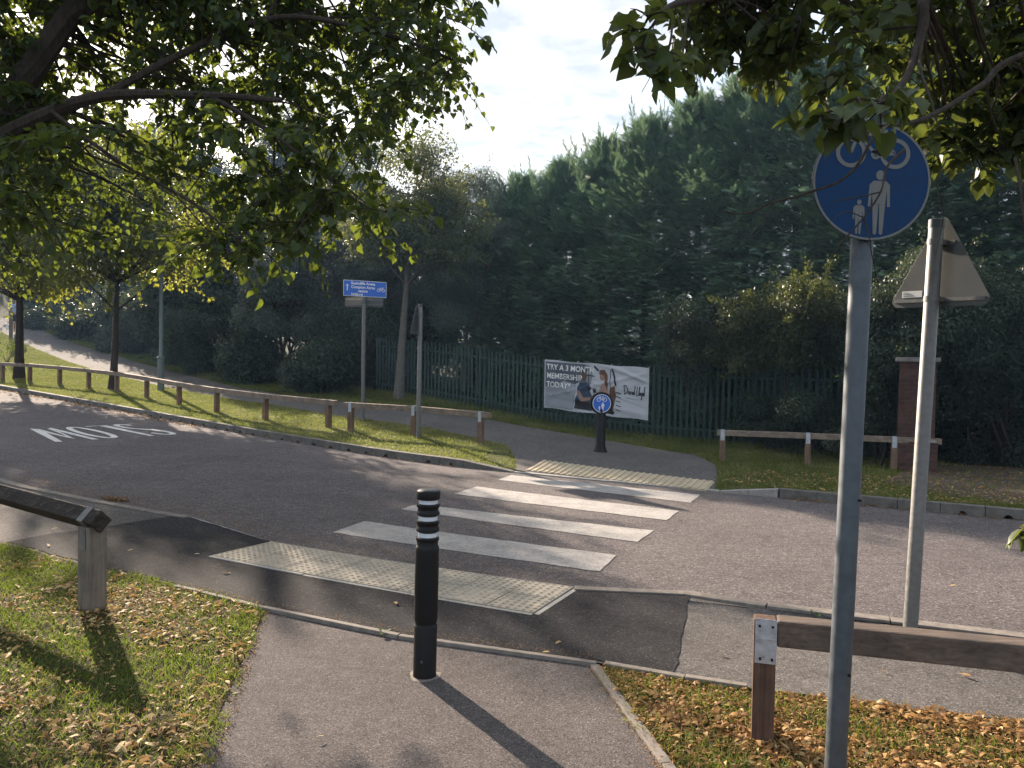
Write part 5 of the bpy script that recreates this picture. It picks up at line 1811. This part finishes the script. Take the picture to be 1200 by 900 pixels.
# ================================================================== GRASS AND FALLEN LEAVES
def grass(name, poly, n, h, w, off, mat, lean=.5, tint=0.0, patch=None):
    q = sample_poly(poly, n)
    if patch is not None:
        k = np.array([patch(x, y) for x, y in q]); q = q[rng.random(len(q)) < k]
    n = len(q)
    offs = np.array([off(x, y) - .012 for x, y in q]) if callable(off) else off
    pos = np.stack([q[:, 0], q[:, 1], Z(q[:, 0], q[:, 1]) + offs], -1)
    a = rng.random(n) * 2 * PI
    d = np.stack([np.cos(a), np.sin(a), np.zeros(n)], -1)
    upv = norm(np.stack([rng.normal(0, lean, n), rng.normal(0, lean, n), np.ones(n)], -1))
    x = norm(np.cross(d, upv)); y = np.cross(upv, x)
    R = np.stack([x, y, upv], -1)
    hh = h * rng.uniform(.45, 1.25, n)
    sc = np.stack([np.full(n, w) * rng.uniform(.7, 1.3, n), hh, hh], -1)
    V, F = scatter(BLADE_V, BLADE_F, pos, R, sc)
    pt = .5 + .5 * np.sin(q[:, 0] * 1.9 + 1.3 * np.sin(q[:, 1] * 1.1)) * np.sin(q[:, 1] * 2.3 + q[:, 0] * .7)
    p2 = .5 + .5 * np.sin(q[:, 0] * 5.3 + 2.0 * np.sin(q[:, 1] * 3.7)) * np.sin(q[:, 1] * 6.1 - q[:, 0] * 2.9)  # finer tone patches stand for straw clumps and painted dappled shade
    T = np.clip(rng.normal(.38, .2, n) + (pt - .5) * .35 + (p2 - .5) * .5 + tint, 0, 1)
    o = np_mesh(name, V, F, mat, tint=np.repeat(T, len(BLADE_V)))
    o['kind'] = 'stuff'
    return o


def fnoise(x, y, s=1.0):
    x *= s; y *= s
    return (math.sin(x * 2.1 + 1.7 * math.sin(y * 1.3)) * math.sin(y * 2.7 + 1.1 * math.sin(x * 1.9)) + .5 * math.sin(x * 5.3 + y * 3.1) * math.sin(y * 6.1 - x * 2.2)) / 1.5


gl_vis = [inner[1], inner[2], inner[3], inner[4], inner[5], inner[6], inner[7], inner[8], pl_[1] + np.array([-.01, 0, 0]), ext(pl_[0], pl_[1], 1.5), np.array([-4.5, 2.2, 0]), np.array([-7.5, 7.0, 0])]
grass('grass', gl_vis, 90000, .050, .0048, .008, M['grass'], .75, .02, lambda x, y: min(1, max(.12, .62 + .75 * fnoise(x, y, 1.1))))
gr_vis = [p for p in gr_poly[:7]] + [np.array([4.6, 3.2, 0]), np.array([3.5, 2.4, 0]), ext(pe[0], pe[1], 1.4) + np.array([.06, 0, 0]), pe[1] + np.array([.06, 0, 0])]
grass('grass', gr_vis, 38000, .045, .0048, .008, M['grass'], .8, .05, lambda x, y: min(.9, max(.04, .30 + .9 * fnoise(x + 4, y, 1.2))))
grass('grass', [p for p in island if p[0] > -33], 190000, .065, .014, island_off, M['farturf'], 1.0, .22)
earth_in = [np.asarray(q) for q in earth]
def not_earth(x, y):
    return .12 if in_poly(np.array([[x, y]]), earth_in)[0] else 1.0
grass('grass', verge2 + back, 120000, .085, .016, verge_off, M['farturf'], .8, -.12, not_earth)
# longer grass against the fence and the shrubs
fe_pts = [p for p in far_edge if p[0] > -22]
def longgrass(n):
    out = []
    for p, q in zip(fe_pts[:-1], fe_pts[1:]):
        pass
    return out
lg = [np.array([FB[0] - 10, FB[1] + 7.4, 0]), np.array([FB[0], FB[1] - .35, 0]), np.array([FC[0], FC[1] - .3, 0]), np.array([FD[0], FD[1] - .3, 0]), np.array([FD[0], FD[1] + .1, 0]), np.array([FC[0], FC[1] + .1, 0]), np.array([FB[0], FB[1] + .2, 0]), np.array([FB[0] - 10, FB[1] + 9.2, 0])]
grass('grass', lg, 16000, .16, .016, GO - .01, M['farturf'], .5, -.1)


def litter(name, poly, n, size, off, tmean, patch=None, tv=BRACT_V, tf=BRACT_F, mat='litter', flat=.28):
    q = sample_poly(poly, n)
    if patch is not None:
        k = np.array([patch(x, y) for x, y in q]); q = q[rng.random(len(q)) < k]
    n = len(q)
    pos = np.stack([q[:, 0], q[:, 1], Z(q[:, 0], q[:, 1]) + off + rng.random(n) * .012], -1)
    a = rng.random(n) * 2 * PI
    d = norm(np.stack([np.cos(a), np.sin(a), rng.normal(0, flat * .6, n)], -1))
    nr = norm(np.stack([rng.normal(0, flat, n), rng.normal(0, flat, n), np.ones(n)], -1))
    T = np.clip(rng.normal(tmean, .25, n), 0, 1)
    sz = size * rng.uniform(.45, 1.2, n)
    sc = np.stack([sz * rng.uniform(.45, 1.25, n), sz, sz * rng.uniform(.5, 2.4, n)], -1)
    R = frames(d, nr)
    V, F = scatter(tv, tf, pos, R, sc)
    o = np_mesh(name, V, F, M[mat], tint=np.repeat(T, len(tv)))
    o['kind'] = 'stuff'
    return o


litter('fallen_leaves', gl_vis, 9000, .058, .018, .62, lambda x, y: min(1, max(.04, .45 - 1.3 * fnoise(x, y, 1.1))))
litter('fallen_leaves', gr_vis, 13000, .056, .012, .40, lambda x, y: min(1, max(.10, .66 - 1.0 * fnoise(x + 4, y, 1.2))))
litter('fallen_leaves', gl_vis, 26000, .028, .016, .48, lambda x, y: min(1, max(.25, .62 - .6 * fnoise(x, y, 1.1))))
litter('fallen_leaves', gr_vis, 30000, .027, .012, .33)
# a few on the tarmac, singled out from the photograph
for px, py, s_, yel in ((462, 706, .07, .6), (450, 741, .09, 2), (446, 744, .06, 2), (651, 755, .05, .8), (379, 863, .035, .9), (270, 672, .06, .9), (227, 650, .05, .9), (57, 641, .07, .9), (150, 646, .05, .9), (648, 658, .06, .7), (851, 768, .05, .8), (955, 717, .09, 2), (963, 718, .06, .7),
                       (1113, 687, .06, .8), (635, 765, .05, .9), (1124, 790, .07, .5), (128, 768, .05, .8), (60, 621, .07, .9), (1040, 790, .05, .5)):
    p = G(px, py, .02)
    a = rng.random() * 6.3
    V, F = scatter(BRACT_V if yel <= 1 else LIME_V, BRACT_F if yel <= 1 else LIME_F, np.array([p + np.array([0, 0, .004])]), frames(np.array([[math.cos(a), math.sin(a), .0]]), np.array([[.1, .1, 1.0]])), np.array([s_ * 1.05]))
    o = np_mesh('fallen_leaf', V, F, M['litter'] if yel <= 1 else M['limenear'], tint=np.full(len(V), min(1, yel)))
    o['label'] = 'single pale fallen leaf lying on the tarmac' if yel <= 1 else 'green fallen leaf lying on the tarmac'; o['category'] = 'leaf'; o['group'] = 'single leaves on the tarmac'
litter('fallen_leaves', earth_in, 1500, .05, GO + .008, .25)
litter('fallen_leaves', rk[:4] + [np.array([8, 9.6, 0]), np.array([6, 12.5, 0]), np.array([4, 13.0, 0])], 900, .055, GO + .03, .5)
# brown drifts in the gutters
def gutter(x0, x1, n, w, side, size=.05, tm=.2):
    xs = rng.uniform(x0, x1, n)
    ys = kerb_y(xs) - np.abs(rng.normal(0, w, n)) - .01
    pos = np.stack([xs, ys, Z(xs, ys) + .006 + rng.random(n) * .015], -1)
    a = rng.random(n) * 6.3
    d = norm(np.stack([np.cos(a), np.sin(a), rng.normal(0, .2, n)], -1)); nr = norm(np.stack([rng.normal(0, .4, n), rng.normal(0, .4, n), np.ones(n)], -1))
    V, F = scatter(BRACT_V, BRACT_F, pos, frames(d, nr), size * rng.uniform(.5, 1.3, n))
    o = np_mesh('gutter_leaves', V, F, M['litter'], tint=np.repeat(np.clip(rng.normal(tm, .2, n), 0, 1), len(BRACT_V))); o['kind'] = 'stuff'
gutter(-18, -7, 900, .30, 1, .07)
gutter(-7, -.5, 160, .12, 1, .05)
gutter(3.8, 6.6, 150, .10, 1, .05)
# soil, crumbs and blades spilling over the edges of the near path
eL = [pl_[0] + np.array([-.10, -.05, 0]), pl_[0] + np.array([.05, -.05, 0]), pl_[1] + np.array([.10, 0, 0]), ext(pl_[0], pl_[1], 1.0) + np.array([.10, 0, 0]), ext(pl_[0], pl_[1], 1.0) + np.array([-.12, 0, 0]), pl_[1] + np.array([-.12, 0, 0])]
litter('soil_crumbs', eL, 2600, .014, .006, .12, None, flat=.6)
grass('grass', [q + np.array([-.02, 0, 0]) for q in eL], 2600, .045, .0048, .006, M['grass'], .9, .05, lambda x, y: min(1, max(.05, .4 + fnoise(x, y, 2.3))))
eR = [pe[0] + np.array([-.03, 0, 0]), pe[0] + np.array([.10, 0, 0]), pe[1] + np.array([.12, 0, 0]), ext(pe[0], pe[1], 1) + np.array([.12, 0, 0]), ext(pe[0], pe[1], 1) + np.array([-.04, 0, 0]), pe[1] + np.array([-.04, 0, 0])]
litter('soil_crumbs', eR, 1500, .015, .012, .15, None, flat=.6)
grass('grass', [q + np.array([.03, 0, 0]) for q in eR], 1500, .05, .0048, .006, M['grass'], .9, .1, lambda x, y: min(1, max(.03, .25 + fnoise(x, y, 2.7))))
for a_, b_ in zip(ie[:-1], ie[1:]):
    nn_ = np.array([0, .05, 0])
    litter('soil_crumbs', [a_ + nn_ * .4, b_ + nn_ * .4, b_ + nn_ * 2.2, a_ + nn_ * 2.2], int(260 * np.linalg.norm(b_ - a_)), .011, .018, .18, None, flat=.6)
# grit and crumbs beside the near kerb
gp = [near_kerb[5] + np.array([0, .03, 0]), near_kerb[7] + np.array([0, .04, 0]), near_kerb[8] + np.array([0, .04, 0]), near_kerb[8] + np.array([.1, .5, 0]), near_kerb[7] + np.array([.1, .45, 0]), near_kerb[5] + np.array([.1, .5, 0])]
litter('gutter_grit', gp, 2600, .012, .003, .30, None, flat=.6)
gp2 = [near_kerb[1], near_kerb[3], near_kerb[5], near_kerb[5] + np.array([.1, .35, 0]), near_kerb[3] + np.array([.1, .4, 0]), near_kerb[1] + np.array([.1, .3, 0])]
litter('gutter_grit', [p + np.array([0, .03, 0]) for p in gp2], 1500, .014, .003, .2, None, flat=.6)
pd = G(136, 587, 0); dq = [pd + np.array([math.cos(k) * .16, math.sin(k) * .06, 0]) for k in np.linspace(0, 6.28, 13)[:-1]]
litter('gutter_leaves', dq, 130, .05, .01, .15, None, flat=.6)

# ================================================================== SKY, SUN, CAMERA
scene = bpy.context.scene
w = bpy.data.worlds.new("World"); scene.world = w; w.use_nodes = True
nt = w.node_tree
for n in list(nt.nodes): nt.nodes.remove(n)
out = nt.nodes.new('ShaderNodeOutputWorld')
sky = nt.nodes.new('ShaderNodeTexSky'); sky.sky_type = 'NISHITA'; sky.sun_disc = False
SUN_AZ, SUN_EL = math.radians(-33.0), math.radians(21.5)
sky.sun_elevation = SUN_EL; sky.sun_rotation = SUN_AZ
sky.air_density = 1.0; sky.dust_density = 1.6; sky.ozone_density = 1.0
bg = nt.nodes.new('ShaderNodeBackground'); bg.inputs[1].default_value = SKY_STR if 'SKY_STR' in globals() else 0.14
nt.links.new(sky.outputs[0], bg.inputs[0])
tc = nt.nodes.new('ShaderNodeTexCoord')
sep = nt.nodes.new('ShaderNodeSeparateXYZ'); nt.links.new(tc.outputs['Generated'], sep.inputs[0])
zc = nt.nodes.new('ShaderNodeMath'); zc.operation = 'MAXIMUM'; zc.inputs[1].default_value = 0.0; nt.links.new(sep.outputs[2], zc.inputs[0])
za = nt.nodes.new('ShaderNodeMath'); za.operation = 'ADD'; za.inputs[1].default_value = 0.12; nt.links.new(zc.outputs[0], za.inputs[0])
dx = nt.nodes.new('ShaderNodeMath'); dx.operation = 'DIVIDE'; nt.links.new(sep.outputs[0], dx.inputs[0]); nt.links.new(za.outputs[0], dx.inputs[1])
dy = nt.nodes.new('ShaderNodeMath'); dy.operation = 'DIVIDE'; nt.links.new(sep.outputs[1], dy.inputs[0]); nt.links.new(za.outputs[0], dy.inputs[1])
cb = nt.nodes.new('ShaderNodeCombineXYZ'); nt.links.new(dx.outputs[0], cb.inputs[0]); nt.links.new(dy.outputs[0], cb.inputs[1])
n1 = noise(nt, cb.outputs[0], 1.5, 8, 0.62, 0.6)
cover = ramp(nt, [(0.30, (0, 0, 0)), (0.48, (1, 1, 1))], n1.outputs[0]).outputs[0]
n2 = noise(nt, cb.outputs[0], 4.6, 7, 0.6, 0.3)
ccol = ramp(nt, [(0.36, (.42, .46, .52)), (0.46, (.56, .58, .62)), (0.55, (.70, .69, .68)), (0.66, (.80, .77, .73))], n2.outputs[0]).outputs[0]
bgc = nt.nodes.new('ShaderNodeBackground'); bgc.inputs[1].default_value = CLOUD_STR if 'CLOUD_STR' in globals() else 0.50
# clouds are bright towards the sun and dimmer away from it
sv = Vector((math.sin(SUN_AZ) * math.cos(SUN_EL), math.cos(SUN_AZ) * math.cos(SUN_EL), math.sin(SUN_EL)))
dt = nt.nodes.new('ShaderNodeVectorMath'); dt.operation = 'DOT_PRODUCT'; dt.inputs[1].default_value = sv
nt.links.new(tc.outputs['Generated'], dt.inputs[0])
gl_ = ramp(nt, [(0.0, (.80, .84, .90)), (0.6, (.75, .76, .80)), (0.86, (.92, .92, .93)), (0.95, (1.15, 1.12, 1.06)), (1.0, (1.9, 1.8, 1.65))], dt.outputs['Value']).outputs[0]
cm = mix(nt, ccol, gl_, 1.0, 'MULTIPLY')
nt.links.new(cm, bgc.inputs[0])
ms = nt.nodes.new('ShaderNodeMixShader')
cf = nt.nodes.new('ShaderNodeMath'); cf.operation = 'MULTIPLY'; cf.inputs[1].default_value = 0.92; nt.links.new(cover, cf.inputs[0])
nt.links.new(cf.outputs[0], ms.inputs[0]); nt.links.new(bg.outputs[0], ms.inputs[1]); nt.links.new(bgc.outputs[0], ms.inputs[2])
nt.links.new(ms.outputs[0], out.inputs[0])

sl = bpy.data.lights.new('sun', 'SUN'); sl.energy = 4.7; sl.angle = math.radians(0.55); sl.color = (1.0, .83, .67)
so = bpy.data.objects.new('sun', sl); C.objects.link(so)
so.rotation_euler = sv.to_track_quat('Z', 'Y').to_euler()
so.location = (-20, 30, 30)

cd = bpy.data.cameras.new('camera'); cam = bpy.data.objects.new('camera', cd); C.objects.link(cam)
cd.sensor_fit = 'HORIZONTAL'; cd.sensor_width = 36; cd.lens = FPX / 1200 * 36
cd.clip_start = 0.05; cd.clip_end = 2000
mw = Matrix(((_r[0], _u[0], -_f[0], 0), (_r[1], _u[1], -_f[1], 0), (_r[2], _u[2], -_f[2], H), (0, 0, 0, 1)))
cam.matrix_world = mw
scene.camera = cam
scene.view_settings.view_transform = 'Standard'; scene.view_settings.look = 'None'
scene.view_settings.exposure = 1.74; scene.view_settings.gamma = 1.0
scene.view_settings.use_curve_mapping = False
scene.render.engine = 'CYCLES'
cy = scene.cycles
cy.use_denoising = True
try: cy.denoiser = 'OPENIMAGEDENOISE'
except Exception: pass
cy.max_bounces = 7; cy.diffuse_bounces = 4; cy.glossy_bounces = 2; cy.transmission_bounces = 4; cy.transparent_max_bounces = 4
cy.caustics_reflective = False; cy.caustics_refractive = False
cy.sample_clamp_indirect = 4
cy.use_adaptive_sampling = True; cy.adaptive_threshold = 0.02

if VEIL > 0:  # thin blue volume added to stand in for lens glare over the trees
    m, nt, out = mat_new('glare veil')
    v = nt.nodes.new('ShaderNodeVolumePrincipled'); v.inputs['Density'].default_value = VEIL; v.inputs['Color'].default_value = (.36, .57, .88, 1); v.inputs['Anisotropy'].default_value = 0.3
    nt.links.new(v.outputs[0], out.inputs['Volume'])
    mb = MB(); mb.box((0, 140, 10), (640, 560, 30)); o = mb.build('glare_veil', m); o['kind'] = 'stuff'
